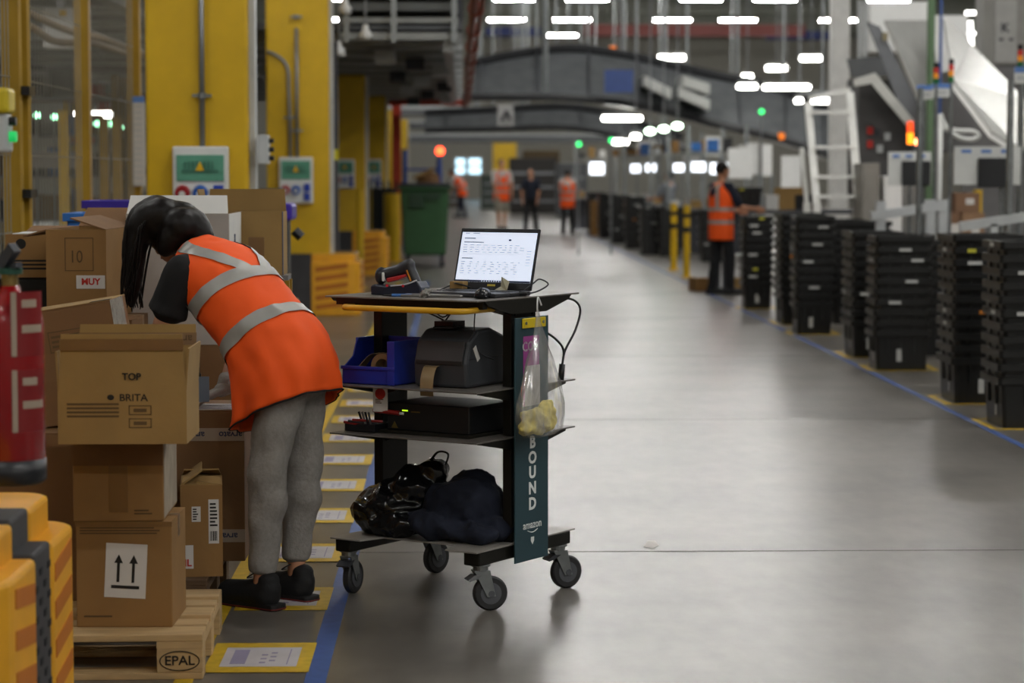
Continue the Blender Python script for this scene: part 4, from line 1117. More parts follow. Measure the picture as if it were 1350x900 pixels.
# ---- bag and jacket on the base
t = onc('black_bag', -.16, -.1, ZB + .001, 0, 'shiny black plastic bag slumped on the cart base', 'bag')
b = MB().ell((-.03, 0, .10), (.16, .15, .10)).ell((-.09, -.06, .075), (.10, .1, .075)).ell((.05, .02, .17), (.12, .12, .09)).ell((.12, .03, .235), (.06, .07, .05)).ell((.02, -.1, .05), (.12, .07, .05))
organic(b, 'film', mat('bag_black', '0D0E10', 0.18, var=.1), t, .008, 3, wob=.016, wscale=9, ridge=True)
MB().tube(spline([(.1, .02, .27), (.14, .02, .315), (.18, .03, .31), (.17, .03, .27)]), .008, 8, flat=.5).build('handle_loop', mat('bag_black', '0D0E10'), t, smooth=True)
t = onc('navy_jacket', .08, -.07, ZB + .001, 0, 'dark navy jacket heaped beside the black bag on the cart base', 'jacket')
b = MB().ell((0, .02, .12), (.17, .14, .12)).ell((.05, .02, .16), (.09, .11, .09)).ell((-.06, -.1, .05), (.14, .09, .05)).ell((.12, -.1, .035), (.1, .07, .035)).ell((.13, .0, .04), (.1, .08, .05))
organic(b, 'cloth', navy, t, .008, 4, wob=.022, wscale=8, ridge=True, seed=3.3)
# ---- clear bag on the sign
t = onc('clear_plastic_bag', .415, -.085, .65, 0, 'clear plastic bag with yellow contents hanging over the teal sign', 'bag')
def clear_mat():
    m = bpy.data.materials.new('clear_film'); m.use_nodes = True; nt = m.node_tree; nt.nodes.clear()
    out = nt.nodes.new('ShaderNodeOutputMaterial'); mx = nt.nodes.new('ShaderNodeMixShader'); tr = nt.nodes.new('ShaderNodeBsdfTransparent')
    gl = nt.nodes.new('ShaderNodeBsdfGlossy'); gl.inputs['Roughness'].default_value = .12
    df = nt.nodes.new('ShaderNodeBsdfDiffuse'); df.inputs[0].default_value = (.8, .8, .8, 1)
    ad = nt.nodes.new('ShaderNodeMixShader'); ad.inputs[0].default_value = .4; nt.links.new(gl.outputs[0], ad.inputs[1]); nt.links.new(df.outputs[0], ad.inputs[2])
    tc = nt.nodes.new('ShaderNodeTexCoord'); nz = nt.nodes.new('ShaderNodeTexNoise'); nz.inputs['Scale'].default_value = 26; nz.inputs['Detail'].default_value = 3
    mp = nt.nodes.new('ShaderNodeMapping'); mp.inputs['Scale'].default_value = (1, 1, .3)
    nt.links.new(tc.outputs['Object'], mp.inputs[0]); nt.links.new(mp.outputs[0], nz.inputs['Vector'])
    mr = nt.nodes.new('ShaderNodeMapRange'); mr.inputs[1].default_value = .45; mr.inputs[2].default_value = .75; mr.inputs[3].default_value = .2; mr.inputs[4].default_value = .7
    nt.links.new(nz.outputs['Fac'], mr.inputs[0]); nt.links.new(mr.outputs[0], mx.inputs[0])
    nt.links.new(tr.outputs[0], mx.inputs[1]); nt.links.new(ad.outputs[0], mx.inputs[2]); nt.links.new(mx.outputs[0], out.inputs[0])
    return m
film = clear_mat()
rings = []
N = 40
for z, wy, wx, cy in ((.445, .006, .004, .02), (.40, .014, .008, .022), (.34, .04, .014, .03), (.26, .075, .032, .035), (.17, .12, .045, .045), (.10, .135, .055, .045), (.05, .14, .056, .04), (.0, .125, .05, .035), (-.02, .09, .03, .03), (-.022, .01, .004, .03)):
    rg = []
    for k in range(N):
        a = 2 * PI * k / N
        r = 1 + .22 * noise.noise(V((math.cos(a) * 3, math.sin(a) * 3, z * 9))) + .13 * math.sin(9 * a + z * 30)
        rg.append(V((math.cos(a) * wx * r + .002, cy + math.sin(a) * wy * (1 + (r - 1) * .3), z)))
    rings.append(rg)
MB().loft(rings, caps=False).build('film', film, t, smooth=True)
yc = mat('yellow_contents', 'DCCB74', 0.7, var=.2, scale=30)
organic(MB().ell((.0, .03, .03), (.045, .105, .042)).ell((.0, .0, .05), (.035, .07, .035)).ell((0, .08, .06), (.03, .045, .05)).ell((0, -.05, .015), (.03, .05, .025)), 'yellow_gloves', yc, t, .006, 2, wob=.014, wscale=40)
MB().tube(spline([(.0, .02, .44), (.0, .02, .47), (-.015, .05, .49), (-.02, .08, .46)]), .003, 6).build('hanger_loop', white, t)
# ================================================================== PEOPLE
# ---- the woman bending over the cartons
wo = E('person', (-.68, 8.46, 0), 0, 'long-haired person in orange vest and grey sweatpants bending over the cartons', 'person')
FW = V((-.8, .6, 0)); RT = V((.6, .8, 0)); UP = V((0, 0, 1))
def ringE(c, A, B, n=48, wob=0.0, sq=1.0):
    out = []
    for k in range(n):
        a = 2 * PI * k / n
        ca, sa = math.cos(a), math.sin(a)
        ca = math.copysign(abs(ca) ** sq, ca); sa = math.copysign(abs(sa) ** sq, sa)
        out.append(c + A * ca + B * sa)
    return out
Tn = V((-.52, .39, .76)); NB = V((.608, -.456, .65))
vr = [  # centre, right half-width, back half-depth vector
    (at(378, 541, 8.50), RT * .200, V((.150, -.112, .085))),
    (at(376, 505, 8.50), RT * .195, V((.142, -.106, .098))),
    (at(366, 468, 8.53), RT * .190, V((.118, -.088, .118))),
    (at(346, 432, 8.57), RT * .180, NB * .155),
    (at(324, 404, 8.63), RT * .185, NB * .15),
    (at(303, 378, 8.68), RT * .195, NB * .145),
    (at(284, 354, 8.73), RT * .195, NB * .125),
    (at(270, 337, 8.78), RT * .150, NB * .095),
    (at(258, 325, 8.81), RT * .085, NB * .07),
]
def vsurf(s, a, off=0.0):
    """smooth surface: s along the vest 0..len-1, a angle (0 = right side, pi/2 = back)"""
    s = max(0, min(len(vr) - 1.0001, s)); i = int(s); t = s - i
    g = lambda k: vr[max(0, min(len(vr) - 1, k))]
    def cr(q):
        p0, p1, p2, p3 = g(i - 1)[q], g(i)[q], g(i + 1)[q], g(i + 2)[q]
        return 0.5 * ((2 * p1) + (p2 - p0) * t + (2 * p0 - 5 * p1 + 4 * p2 - p3) * t * t + (3 * p1 - p0 - 3 * p2 + p3) * t ** 3)
    c, A, B = cr(0), cr(1), cr(2)
    ca, sa = math.cos(a), math.sin(a)
    ca = math.copysign(abs(ca) ** .88, ca); sa = math.copysign(abs(sa) ** .88, sa)
    d = A * ca + B * sa
    # folds, stronger towards the hem
    fold = .0095 * max(0, 3.2 - s) / 3.2 * (math.sin(7 * a + .8 * s) + .6 * math.sin(13 * a - 1.7 * s)) + .007 * noise.noise(V((a * 2, s * 2.2, 0))) + .004 * noise.noise(V((a * 5 + s * 2, s * 3, 4)))
    return c + d * (1 + (fold + off) / max(.05, d.length))
NA = 72; rings = []
for i in range(41):
    s = i / 40 * 8
    rings.append([vsurf(s, 2 * PI * k / NA) for k in range(NA)])
# the hem hangs lower at the front left and is slightly wavy
v = MB().loft(rings, caps=False).build('vest', orange, wo, smooth=True, world=True)
v.modifiers.new('s', 'SOLIDIFY').thickness = .004
def band(path, w, n=30):
    """path: function t -> (s, a); w = half width in (s, a) normal direction done in 3D"""
    L = []
    for i in range(n + 1):
        t = i / n
        L.append(path(t))
    left, right = [], []
    pts = [vsurf(s, a, .006) for s, a in L]
    rr = []
    for i, (s, a) in enumerate(L):
        d = (pts[min(i + 1, n)] - pts[max(i - 1, 0)]).normalized()
        e = .05
        nn = (vsurf(s + e, a, .006) - vsurf(s - e, a, .006)).cross(vsurf(s, a + e, .006) - vsurf(s, a - e, .006)).normalized()
        side = d.cross(nn).normalized()
        rw = []
        for q in (-1, -.5, 0, .5, 1):
            # project back to the surface by stepping in s and a
            ds = (vsurf(s + e, a) - vsurf(s - e, a)) / (2 * e); da = (vsurf(s, a + e) - vsurf(s, a - e)) / (2 * e)
            tv = side * (w * q)
            g11, g12, g22 = ds.dot(ds), ds.dot(da), da.dot(da); b1, b2 = ds.dot(tv), da.dot(tv)
            det = max(1e-9, g11 * g22 - g12 * g12)
            rw.append(vsurf(s + (b1 * g22 - b2 * g12) / det, a + (b2 * g11 - b1 * g12) / det, .006))
        rr.append(rw)
    return MB().loft(rr, closed=False, caps=False).build('reflective_band', refl, v, smooth=True, world=True)
band(lambda t: (2.75, 2 * PI * t), .027, 72)
band(lambda t: (4.55, 2 * PI * t), .027, 72)
band(lambda t: (4.6 + 3.1 * t, PI * .56 + (PI * .36) * t), .027, 24)
band(lambda t: (4.6 + 3.1 * t, PI * .44 - (PI * .34) * t), .027, 24)
band(lambda t: (4.5 + 2.2 * t, PI * 1.22 + .1 * t), .025, 16)
band(lambda t: (4.5 + 2.2 * t, PI * 1.78 - .1 * t), .025, 16)
# dark piping along the hem
hp = [vsurf(0, 2 * PI * k / NA, .001) for k in range(NA + 1)]
MB().tube(hp, .0035, 6).build('hem_piping', shirt, v, world=True)
# ---- trousers
b = MB()
hipL, hipR = at(372, 512, 8.44), at(398, 505, 8.58)
knL, knR = at(352, 622, 8.41), at(399, 615, 8.60)
anL, anR = at(346, 742, 8.43), at(391, 724, 8.60)
pel = at(382, 492, 8.52)
b.ell(pel, (.16, .15, .13)); b.ell(hipL, .105); b.ell(hipR, .105)
for h, k, a in ((hipL, knL, anL), (hipR, knR, anR)):
    b.cap(h, k, .098, .075); b.cap(k, a, .075, .056); b.cyl(a, a + (a - k).normalized() * .035, .055, .052, 18)
    m = k.lerp(a, .3) - FW * .012; b.ell(m, (.07, .07, .11))
organic(b, 'sweatpants', sweat, wo, .009, 5, True, wob=.012, wscale=11)
# ---- body: one continuous figure under the clothes
b = MB()
for h, k, a in ((hipL, knL, anL), (hipR, knR, anR)):
    b.cap(h, k, .075, .055); b.cap(k, a, .055, .036)
fL = V((anL.x, anL.y, 0)); fR = V((anR.x, anR.y, 0))
for a in (anL, anR):
    ft = V((a.x, a.y, .05)); b.cap(a, ft, .034, .036); b.cap(ft - FW * .03, ft + FW * .12 - UP * .01, .03, .026)
b.ell(pel, (.13, .12, .1)); b.cap(pel, vr[3][0], .1, .09); b.cap(vr[3][0], vr[5][0], .1, .11)
sh_c = vr[6][0]; shL = at(240, 362, 8.60); shR = at(314, 344, 8.84)
b.cap(sh_c, shL, .07, .055); b.cap(sh_c, shR, .07, .055)
neck0 = vr[7][0]; head = at(226, 306, 8.90)
b.cap(neck0, head, .05, .052)
HR = Matrix.Rotation(math.radians(0), 3, 'Z')
# head axis: face looks down and forward
fdir = (FW * .75 - UP * .62).normalized(); crown = (FW * .62 + UP * .75).normalized(); side = fdir.cross(crown).normalized()
HM = Matrix((side, fdir, crown)).transposed()
b.ell(head, (.074, .092, .108), 18, HM)
b.ell(head + fdir * .045 - crown * .055, (.05, .05, .05), 14, HM)          # jaw
b.ell(head + fdir * .098 - crown * .012, (.012, .02, .022), 10, HM)         # nose
for s in (-1, 1): b.ell(head + side * (.074 * s) - crown * .01, (.01, .02, .03), 10, HM)
# arms and forearms
elL = at(214, 428, 8.62); haL = at(196, 468, 8.80)
elR = at(318, 445, 8.98); haR = at(296, 512, 8.78)
b.cap(shL, elL, .046, .038); b.cap(elL, haL, .037, .026)
b.cap(shR, elR, .046, .038); b.cap(elR, haR, .037, .026)
organic(b, 'body', skin, wo, .009, 4, True)
eye = mat('eye_white', 'D8D4CE', .3); iris = mat('iris', '2B1C12', .3)
for s in (-1, 1):
    c = head + fdir * .083 + side * (.03 * s) + crown * .008
    e = MB().ell(c, .012).build('eye', eye, wo, smooth=True, world=True); MB().ell(c + fdir * .008, .006).build('iris', iris, e, smooth=True, world=True)
MB().tube([head + fdir * .088 - crown * .055 + side * x for x in (-.022, -.01, 0, .01, .022)], .005, 6).build('mouth', mat('lips', '8E4A44', .5), wo, smooth=True, world=True)
# ---- short sleeve black shirt
b = MB()
b.cap(sh_c, shL + V((.0, 0, .0)), .085, .075); b.cap(sh_c, shR, .075, .06)
slL = shL.lerp(elL, .62)
b.cap(shL, slL, .076, .072); b.cyl(slL, shL.lerp(elL, .78), .074, .078, 20)
slR = shR.lerp(elR, .6); b.cap(shR, slR, .06, .058)
b.cap(vr[3][0], vr[6][0], .11, .1); b.cap(neck0 - Tn * .04, neck0, .07, .06)
organic(b, 'shirt', shirt, wo, .009, 3, True, wob=.008, wscale=14)
# ---- shoes
for a, nm in ((anL, 0), (anR, 1)):
    f0 = V((a.x, a.y, 0)) - FW * .03
    b = MB()
    b.cap(f0 + UP * .075, f0 + UP * .05 + FW * .02, .048, .05); b.cap(f0 + UP * .055 + FW * .01, f0 + FW * .19 + UP * .045, .054, .05)
    b.cap(f0 + FW * .06 + UP * .07, f0 + FW * .16 + UP * .05, .042, .036); b.ell(f0 + FW * .19 + UP * .045, (.05, .05, .038))
    b.ell(f0 + UP * .11, (.042, .042, .03))
    M = MB(basis((f0.x, f0.y, 0), FW, RT * -1))
    s = organic(b, 'shoe', shoe_m, wo, .007, 4, True)
    so = MB(basis((f0.x, f0.y, 0), FW, V((-RT.x, -RT.y, 0))) @ Matrix.Diagonal((.93, .9, 1, 1)))
    so.prism([(-.062, -.028), (-.05, -.046), (.05, -.048), (.16, -.054), (.22, -.045), (.247, -.015), (.247, .02), (.22, .046), (.15, .052), (.05, .046), (-.05, .044), (-.062, .026)], .0015, .024)
    so.build('sole', shoe_m, s, world=True, bevel=.004)
    so = MB(basis((f0.x, f0.y, 0), FW, V((-RT.x, -RT.y, 0))) @ Matrix.Diagonal((.93, .9, 1, 1)))
    so.prism([(-.063, -.029), (-.051, -.0475), (.05, -.0495), (.16, -.0555), (.221, -.046), (.2485, -.015), (.2485, .02), (.221, .0475), (.15, .0535), (.05, .0475), (-.051, .0455), (-.063, .027)], .006, .010)
    so.build('red_line', sole_r, s, world=True)
    la = MB(basis((f0.x, f0.y, 0), FW, V((-RT.x, -RT.y, 0))))
    for k in range(4): la.tube(spline([(.05 + k * .022, -.03, .092 - k * .006), (.055 + k * .022, 0, .113 - k * .009), (.06 + k * .022, .03, .092 - k * .006)], 4), .004, 6)
    la.tube(spline([(.05, 0, .12), (.03, .03, .14), (.06, .05, .12), (.07, .01, .115)], 5), .003, 6)
    la.build('laces', blkp, s, world=True, smooth=True)
# ---- hair
b = MB()
b.ell(head - fdir * .006 + crown * .018, (.092, .108, .114), 18, HM)
b.ell(head - fdir * .05 - crown * .005, (.088, .08, .105), 16, HM)
b.ell(at(236, 300, 8.88), (.10, .09, .105), 16); b.ell(at(252, 314, 8.86), (.075, .08, .06), 16); b.ell(at(208, 292, 8.88), (.085, .09, .09), 16)
for pts, rr in (
    ([at(214, 285, 8.86), at(194, 292, 8.86), at(181, 316, 8.85), at(178, 345, 8.84), at(176, 375, 8.83), at(173, 406, 8.83)], [.075, .066, .048, .04, .034, .012]),
    ([at(206, 280, 8.9), at(186, 288, 8.9), at(173, 318, 8.9), at(170, 350, 8.9), at(168, 388, 8.9)], [.07, .055, .035, .03, .012]),
    ([at(240, 300, 8.82), at(222, 322, 8.80), at(212, 336, 8.80)], [.08, .05, .02]),
    ([at(250, 300, 8.84), at(266, 312, 8.82), at(250, 330, 8.80)], [.08, .05, .025])):
    q = spline(pts, 4); k = len(q)
    rad = []
    for i in range(k):
        t = i / (k - 1) * (len(rr) - 1); j = min(int(t), len(rr) - 2); rad.append(rr[j] + (rr[j + 1] - rr[j]) * (t - j))
    b.tube(q, rad, 14); b.ell(q[0], rad[0])
organic(b, 'hair', hairm, wo, .007, 16, True, wob=.0015, wscale=60)
# loose strands
b = MB(); random.seed(2)
for k in range(26):
    o_ = V((random.uniform(-.035, .03), random.uniform(-.03, .03), 0))
    p0 = at(random.uniform(176, 205), 290, 8.85); p1 = at(random.uniform(168, 190), 345, 8.84); p2 = at(random.uniform(162, 186), random.uniform(385, 414), 8.84)
    b.tube(spline([p0 + o_, p1 + o_ * .7, p2 + o_ * .5], 5), [.0045] * 10 + [.0015], 5)
for k in range(70):
    u = random.uniform(0, 1); yy = 8.80 + random.uniform(-.03, .03)
    p0 = at(255 - 25 * u, 268 + random.uniform(0, 40), 8.80); p1 = at(222 - 12 * u, 262 + 22 * u, yy - .02); p2 = at(192 - 10 * u, 290 + 10 * u, yy); p3 = at(178 + random.uniform(-8, 6), 345, yy); p4 = at(172 + random.uniform(-8, 8), random.uniform(375, 408), yy + .02)
    if k % 2: b.tube(spline([p2, p3, p4], 6), [.003] * 12 + [.001], 4)
b.build('hair_strands', hairm, wo, smooth=True, world=True)
# ---- hands in grey gloves
def hand(wrist, d, palm_n, name, sgn, curl=.5):
    d = d.normalized(); n = (palm_n - d * palm_n.dot(d)).normalized(); lat = d.cross(n).normalized() * sgn
    b = MB()
    pc = wrist + d * .05
    b.cap(wrist - d * .03, wrist + d * .015, .03, .028)
    for q in (-.024, -.008, .008, .024): b.cap(wrist + d * .01 + lat * q * .7, wrist + d * .09 + lat * q * 1.05, .015, .0125)
    for q, L in ((-.032, .062), (-.0115, .076), (.0105, .082), (.031, .074)):
        p0 = wrist + d * .09 + lat * q
        a1 = curl * .5; p1 = p0 + (d * math.cos(a1) + n * math.sin(a1)) * L * .45
        a2 = curl * 1.1; p2 = p1 + (d * math.cos(a2) + n * math.sin(a2)) * L * .32
        a3 = curl * 1.6; p3 = p2 + (d * math.cos(a3) + n * math.sin(a3)) * L * .24
        b.cap(p0, p1, .0098, .0092, 10); b.cap(p1, p2, .0092, .0085, 10); b.cap(p2, p3, .0085, .0072, 10)
    t0 = wrist + d * .028 + lat * .03; t1 = t0 + (d * .7 + lat * .7 + n * .25).normalized() * .038; t2 = t1 + (d * .9 + lat * .3 + n * .35).normalized() * .034
    b.cap(t0 - lat * .012, t1, .0145, .0115, 10); b.cap(t1, t2, .0115, .009, 10)
    return organic(b, name, glove_m, wo, .0038, 3, True)
top7 = .144 + Hc
haRt = at(303, 516, 8.78); 
hand(V((haR.x, haR.y, max(haR.z, top7 + .045))), V((-.75, -.35, -.32)), V((0, 0, -1)), 'glove', -1, .35)
hand(haL, V((-.25, .6, -.7)), V((.3, .2, -1)), 'glove', 1, .6)
b = MB().cyl(elR.lerp(haR, .8), V((haR.x, haR.y, max(haR.z, top7 + .045))), .035, .032, 16); b.build('glove_cuff', glove_m, wo, smooth=True, world=True)
# ---- badge dangling at the chest
p = at(263, 492, 8.62); q = at(266, 512, 8.62)
t = E('id_badge', q, 0, 'clear plastic badge holder hanging from the bending person', 'badge')
MB().bar(p, p + V((0, 0, -.012)), .012, .006).build('clip', blkp, t, world=True)
MB().bb(q.x - .028, q.x + .028, 8.618, 8.622, q.z - .05, q.z + .045).build('holder', mat('badge_clear', '6F7C8C', .15, var=.1), t, world=True, bevel=.001)
MB().cyl(p, at(262, 470, 8.62), .003, n=6).build('lanyard', blkp, t, world=True)

# ---- generic standing figure ; local frame: x right, y forward
def person(loc, face, h, lab, vest=True, top=navy, pants=navy, hair=None, bend=0.0, arms=((.0, -.75), (.0, -.75)), shorts=False, stride=.08, longhair=False, vox=.018, grp=None, bands=True):
    k = h / 1.75
    t = E('person', loc, face, lab, 'person', grp)
    hairm_ = hair or hairm
    bd = math.radians(bend)
    def up(z, y=0, x=0):   # rotate the upper body about the hip
        dz = z - .95
        return V((x, y * math.cos(bd) + dz * math.sin(bd) * 1.0 - .12 * math.sin(bd), .95 + dz * math.cos(bd) - y * math.sin(bd))) * k
    ank = [V((-.1, -stride, .08)) * k, V((.1, stride, .08)) * k]; kn = [V((-.1, .02 - stride * .4, .5)) * k, V((.1, .04 + stride * .5, .5)) * k]; hp_ = [V((-.09, 0, .92)) * k, V((.09, 0, .92)) * k]
    sh = [up(1.42, 0, -.19), up(1.42, 0, .19)]
    hands = []; elb = []
    for i, s in enumerate((-1, 1)):
        fy, fz = arms[i]   # forward and down direction of the forearm end
        e = sh[i] + V((s * .05, .06 + .10 * max(0, fy), -.27)) * k
        hd = e + V((-s * .03, .25 * fy + .03, .25 * fz if fz > -.5 else -.25)) * k
        elb.append(e); hands.append(hd)
    headc = up(1.635, .02); nk = up(1.46, 0)
    # body
    b = MB()
    b.ell(headc, (.072 * k, .09 * k, .112 * k), 16); b.ell(headc + V((0, .035, -.06)) * k, (.048 * k, .05 * k, .05 * k), 12)
    b.ell(headc + V((0, .098, -.015)) * k, (.013 * k, .02 * k, .022 * k), 8)
    for s in (-1, 1): b.ell(headc + V((s * .075, -.005, -.01)) * k, (.012 * k, .02 * k, .03 * k), 8)
    b.cap(nk, headc, .052 * k, .05 * k)
    b.cap(up(1.0), up(1.36), .12 * k, .14 * k); b.cap(nk - V((0, 0, .06 * k)), sh[0], .06 * k, .05 * k); b.cap(nk - V((0, 0, .06 * k)), sh[1], .06 * k, .05 * k)
    for i in (0, 1):
        b.cap(hp_[i], kn[i], .08 * k, .055 * k); b.cap(kn[i], ank[i], .055 * k, .038 * k)
        b.cap(sh[i], elb[i], .046 * k, .038 * k); b.cap(elb[i], hands[i], .036 * k, .026 * k)
        d = (hands[i] - elb[i]).normalized(); lt = d.cross(V((1, 0, 0))).normalized()
        b.ell(hands[i] + d * .045 * k, (.034 * k, .034 * k, .05 * k), 10)
        for q in (-.03, -.01, .01, .03): b.cap(hands[i] + d * .07 * k + lt * q * k, hands[i] + d * .15 * k + lt * q * k + V((0, .01, 0)) * k, .0105 * k, .009 * k, 8)
        b.cap(hands[i] + d * .03 * k + lt * .03 * k, hands[i] + d * .085 * k + lt * .065 * k, .012 * k, .01 * k, 8)
    organic(b, 'body', skin, t, vox * .8, 2)
    # shirt
    b = MB(); b.cap(up(.98), up(1.34), .135 * k, .155 * k)
    for i in (0, 1):
        b.cap(nk - V((0, 0, .05 * k)), sh[i], .075 * k, .065 * k); b.cap(sh[i], sh[i].lerp(elb[i], .8), .064 * k, .058 * k)
    organic(b, 'shirt', top, t, vox, 3, wob=.012, wscale=9)
    # trousers
    b = MB(); b.ell(V((0, 0, .95)) * k, (.165 * k, .125 * k, .13 * k))
    for i in (0, 1):
        b.cap(hp_[i], kn[i], .092 * k, .072 * k)
        if shorts: b.cyl(hp_[i], kn[i].lerp(hp_[i], .05), .1 * k, .105 * k)
        else: b.cap(kn[i], ank[i], .072 * k, .058 * k)
    organic(b, 'trousers', pants, t, vox, 3, wob=.012, wscale=9)
    for i in (0, 1):
        a = V((ank[i].x, ank[i].y, 0)); b = MB(); b.cap(a + V((0, -.03, .05)) * k, a + V((0, .17, .04)) * k, .048 * k, .04 * k); b.ell(a + V((0, 0, .09)) * k, .045 * k)
        b.bb(a.x - .045 * k, a.x + .045 * k, a.y - .07 * k, a.y + .2 * k, .002, .03 * k)
        organic(b, 'shoe', shoe_m, t, vox * .8, 1)
    # hair
    b = MB(); b.ell(headc + V((0, -.02, .025)) * k, (.083 * k, .092 * k, .105 * k), 16)
    if longhair: b.cap(headc + V((0, -.05, 0)) * k, headc + V((0, -.07, -.2)) * k, .08 * k, .05 * k)
    organic(b, 'hair', hairm_, t, vox * .8, 2, wob=.01, wscale=25)
    if vest:
        rg = []; secs = ((.72, .195, .145), (.85, .2, .15), (1.0, .195, .15), (1.15, .2, .155), (1.30, .215, .155), (1.40, .2, .125), (1.47, .11, .085))
        def sec(z):
            for (z0, a0, b0), (z1, a1, b1) in zip(secs, secs[1:]):
                if z0 <= z <= z1: f = (z - z0) / (z1 - z0); return a0 + (a1 - a0) * f, b0 + (b1 - b0) * f
            return secs[-1][1:]
        def ring(z, off=0):
            a, c = sec(z); r = []
            for q in range(36):
                th = 2 * PI * q / 36; f = .008 * math.sin(6 * th + z * 5) * max(0, 1.3 - z)
                X_, Y_ = (a + f + off) * math.cos(th), (c + f + off) * math.sin(th)
                r.append(up(z, Y_, X_) if z > .95 else V((X_, Y_ + (z - .95) * math.sin(bd) * .2, z)) * k)
            return r
        vv = MB().loft([ring(.72 + .75 * i / 24) for i in range(25)], caps=False).build('vest', orange, t, smooth=True); vv.modifiers.new('s', 'SOLIDIFY').thickness = .006
        for z in ((.93, 1.10) if bands else (1.0,)):
            MB().loft([ring(z, .007), ring(z + .025, .007), ring(z + .05, .007)], caps=False).build('reflective_band', refl, vv, smooth=True)
        for s in (-1, 1):
            for fr in (-1, 1):
                rr = []
                for z in (1.12, 1.2, 1.3, 1.4, 1.455):
                    a, c = sec(z); x = s * .11 * (1 if z < 1.4 else .8)
                    row = []
                    for dx in (-.025, .025):
                        xx = x + dx; yy = fr * (c + .009) * math.sqrt(max(.02, 1 - (xx / (a + .009)) ** 2)); row.append(up(z, yy, xx))
                    rr.append(row)
                MB().loft(rr, closed=False, caps=False).build('reflective_band', refl, vv)
    return t
khaki = mat('khaki_shorts', '8A8578', .9); greyblue = mat('blue_shirt', '3A4660', .9); whiteshirt = mat('white_shirt', 'B9B4AE', .9); blackcloth = mat('black_cloth', '121216', .9)
g = atz(950, 388)
person((g.x, g.y, 0), math.radians(-62), 1.74, 'dark-haired person in orange vest and navy trousers working at the tote stacks', pants=blackcloth, top=navy, arms=((.9, -.2), (.9, -.1)), vox=.014)
person((at(661, 300, 64).x, 64, 0), math.radians(200), 1.96, 'tall person in orange vest and shorts standing down the aisle', top=whiteshirt, pants=khaki, shorts=True, arms=((.2, -.75), (.3, -.6)))
person((at(700, 300, 60).x, 60, 0), math.radians(160), 1.70, 'person in dark navy clothes with a white badge walking down the aisle', vest=False, top=navy, pants=blackcloth, stride=.16)
g = atz(748, 309)
person((g.x, g.y, 0), math.radians(-20), 1.68, 'person in orange vest and black trousers seen from behind at the counter', top=whiteshirt, pants=blackcloth, arms=((.8, -.1), (.9, .0)))
g = atz(609, 287)
person((g.x, g.y, 0), math.radians(75), 1.86, 'stooping person in orange vest far down the aisle near the windows', top=whiteshirt, pants=navy, bend=38, arms=((.6, -.6), (.6, -.6)), stride=.14)
p = at(882, 235, 48.4)
person((p.x, 48.4, 0), math.radians(40), 1.62, 'person in pale shirt standing behind the far tote counter', vest=False, top=mat('pale_shirt', '7E8288', .9), pants=blackcloth, arms=((.8, -.1), (.8, -.1)))
# ================================================================== TOTES
lab_m = mat('tote_label', 'B5B5B2', 0.6)
def tote_mesh(W, D, H, name):
    b = MB(); th = .006; ta = .93; r = .018
    def rg(z, s, o=0): 
        x, y = W / 2 * s + o, D / 2 * s + o
        c = .02
        return [V(p) for p in ((-x + c, -y, z), (x - c, -y, z), (x, -y + c, z), (x, y - c, z), (x - c, y, z), (-x + c, y, z), (-x, y - c, z), (-x, -y + c, z))]
    b.loft([rg(0, ta), rg(H - .05, .985), rg(H - .05, 1, r), rg(H - .04, 1, r + .003), rg(H, 1, r + .003), rg(H, 1, -.004), rg(H - .06, .97), rg(.01, ta - .03), ], caps=True)
    # ribs on the long and short sides
    for s in (-1, 1):
        for x in (-W * .25, 0, W * .25): b.bb(x - .008, x + .008, min(s * D / 2 * .955, s * (D / 2 + .004)), max(s * D / 2 * .955, s * (D / 2 + .004)), H * .45, H - .06)
        for y in (-D * .2, D * .2): b.bb(min(s * W / 2 * .955, s * (W / 2 + .004)), max(s * W / 2 * .955, s * (W / 2 + .004)), y - .008, y + .008, H * .45, H - .06)
    me = b.mesh(name); me.materials.append(tote_m); return me
labs = [MB().bb(-.02, .02, -.001, 0, -.05, .05).mesh('l'), MB().bb(-.05, .05, -.001, 0, -.012, .012).mesh('l2'), MB().bb(-.03, .03, -.001, 0, -.012, .012).mesh('l3'), MB().bb(-.03, .03, -.001, 0, -.013, .013).mesh('l4')]
for me, m in zip(labs, (lab_m, lab_m, mat('tote_label_orange', 'C87818', .6), mat('tote_label_yellow', 'B5B030', .6))): me.materials.append(m)
TM = {}
random.seed(21)
def tote(loc, rz, W, D, H, lab, grp, marks=True, bottom=False):
    key = (W, D, H)
    if key not in TM: TM[key] = tote_mesh(W, D, H, 'tote')
    o = bpy.data.objects.new('tote', TM[key]); COL.objects.link(o); o.location = loc; o.rotation_euler = (0, 0, rz)
    tag(o, lab, 'tote', grp)
    def stick(me, M, nm):
        l = bpy.data.objects.new(nm, me); COL.objects.link(l); l.parent = o; l.matrix_local = M
    if bottom:
        stick(labs[0], Matrix.Translation((-W * .12 + random.uniform(-.03, .03), -D / 2 * .965 - .003, H * .38)), 'barcode_label')
        stick(labs[0], Matrix.Translation((-W / 2 * .965 - .003, -D * .15, H * .38)) @ Matrix.Rotation(-PI / 2, 4, 'Z'), 'barcode_label')
    elif marks and random.random() < .55:
        me = random.choice([labs[1]] * 8 + [labs[2], labs[3]])
        stick(me, Matrix.Translation((random.uniform(-.3, .3) * W, -D / 2 - .0225, H - .024)), 'sticker')
        if random.random() < .3: stick(labs[1], Matrix.Translation((-W / 2 - .0225, random.uniform(-.1, .1), H - .024)) @ Matrix.Rotation(-PI / 2, 4, 'Z'), 'sticker')
    return o
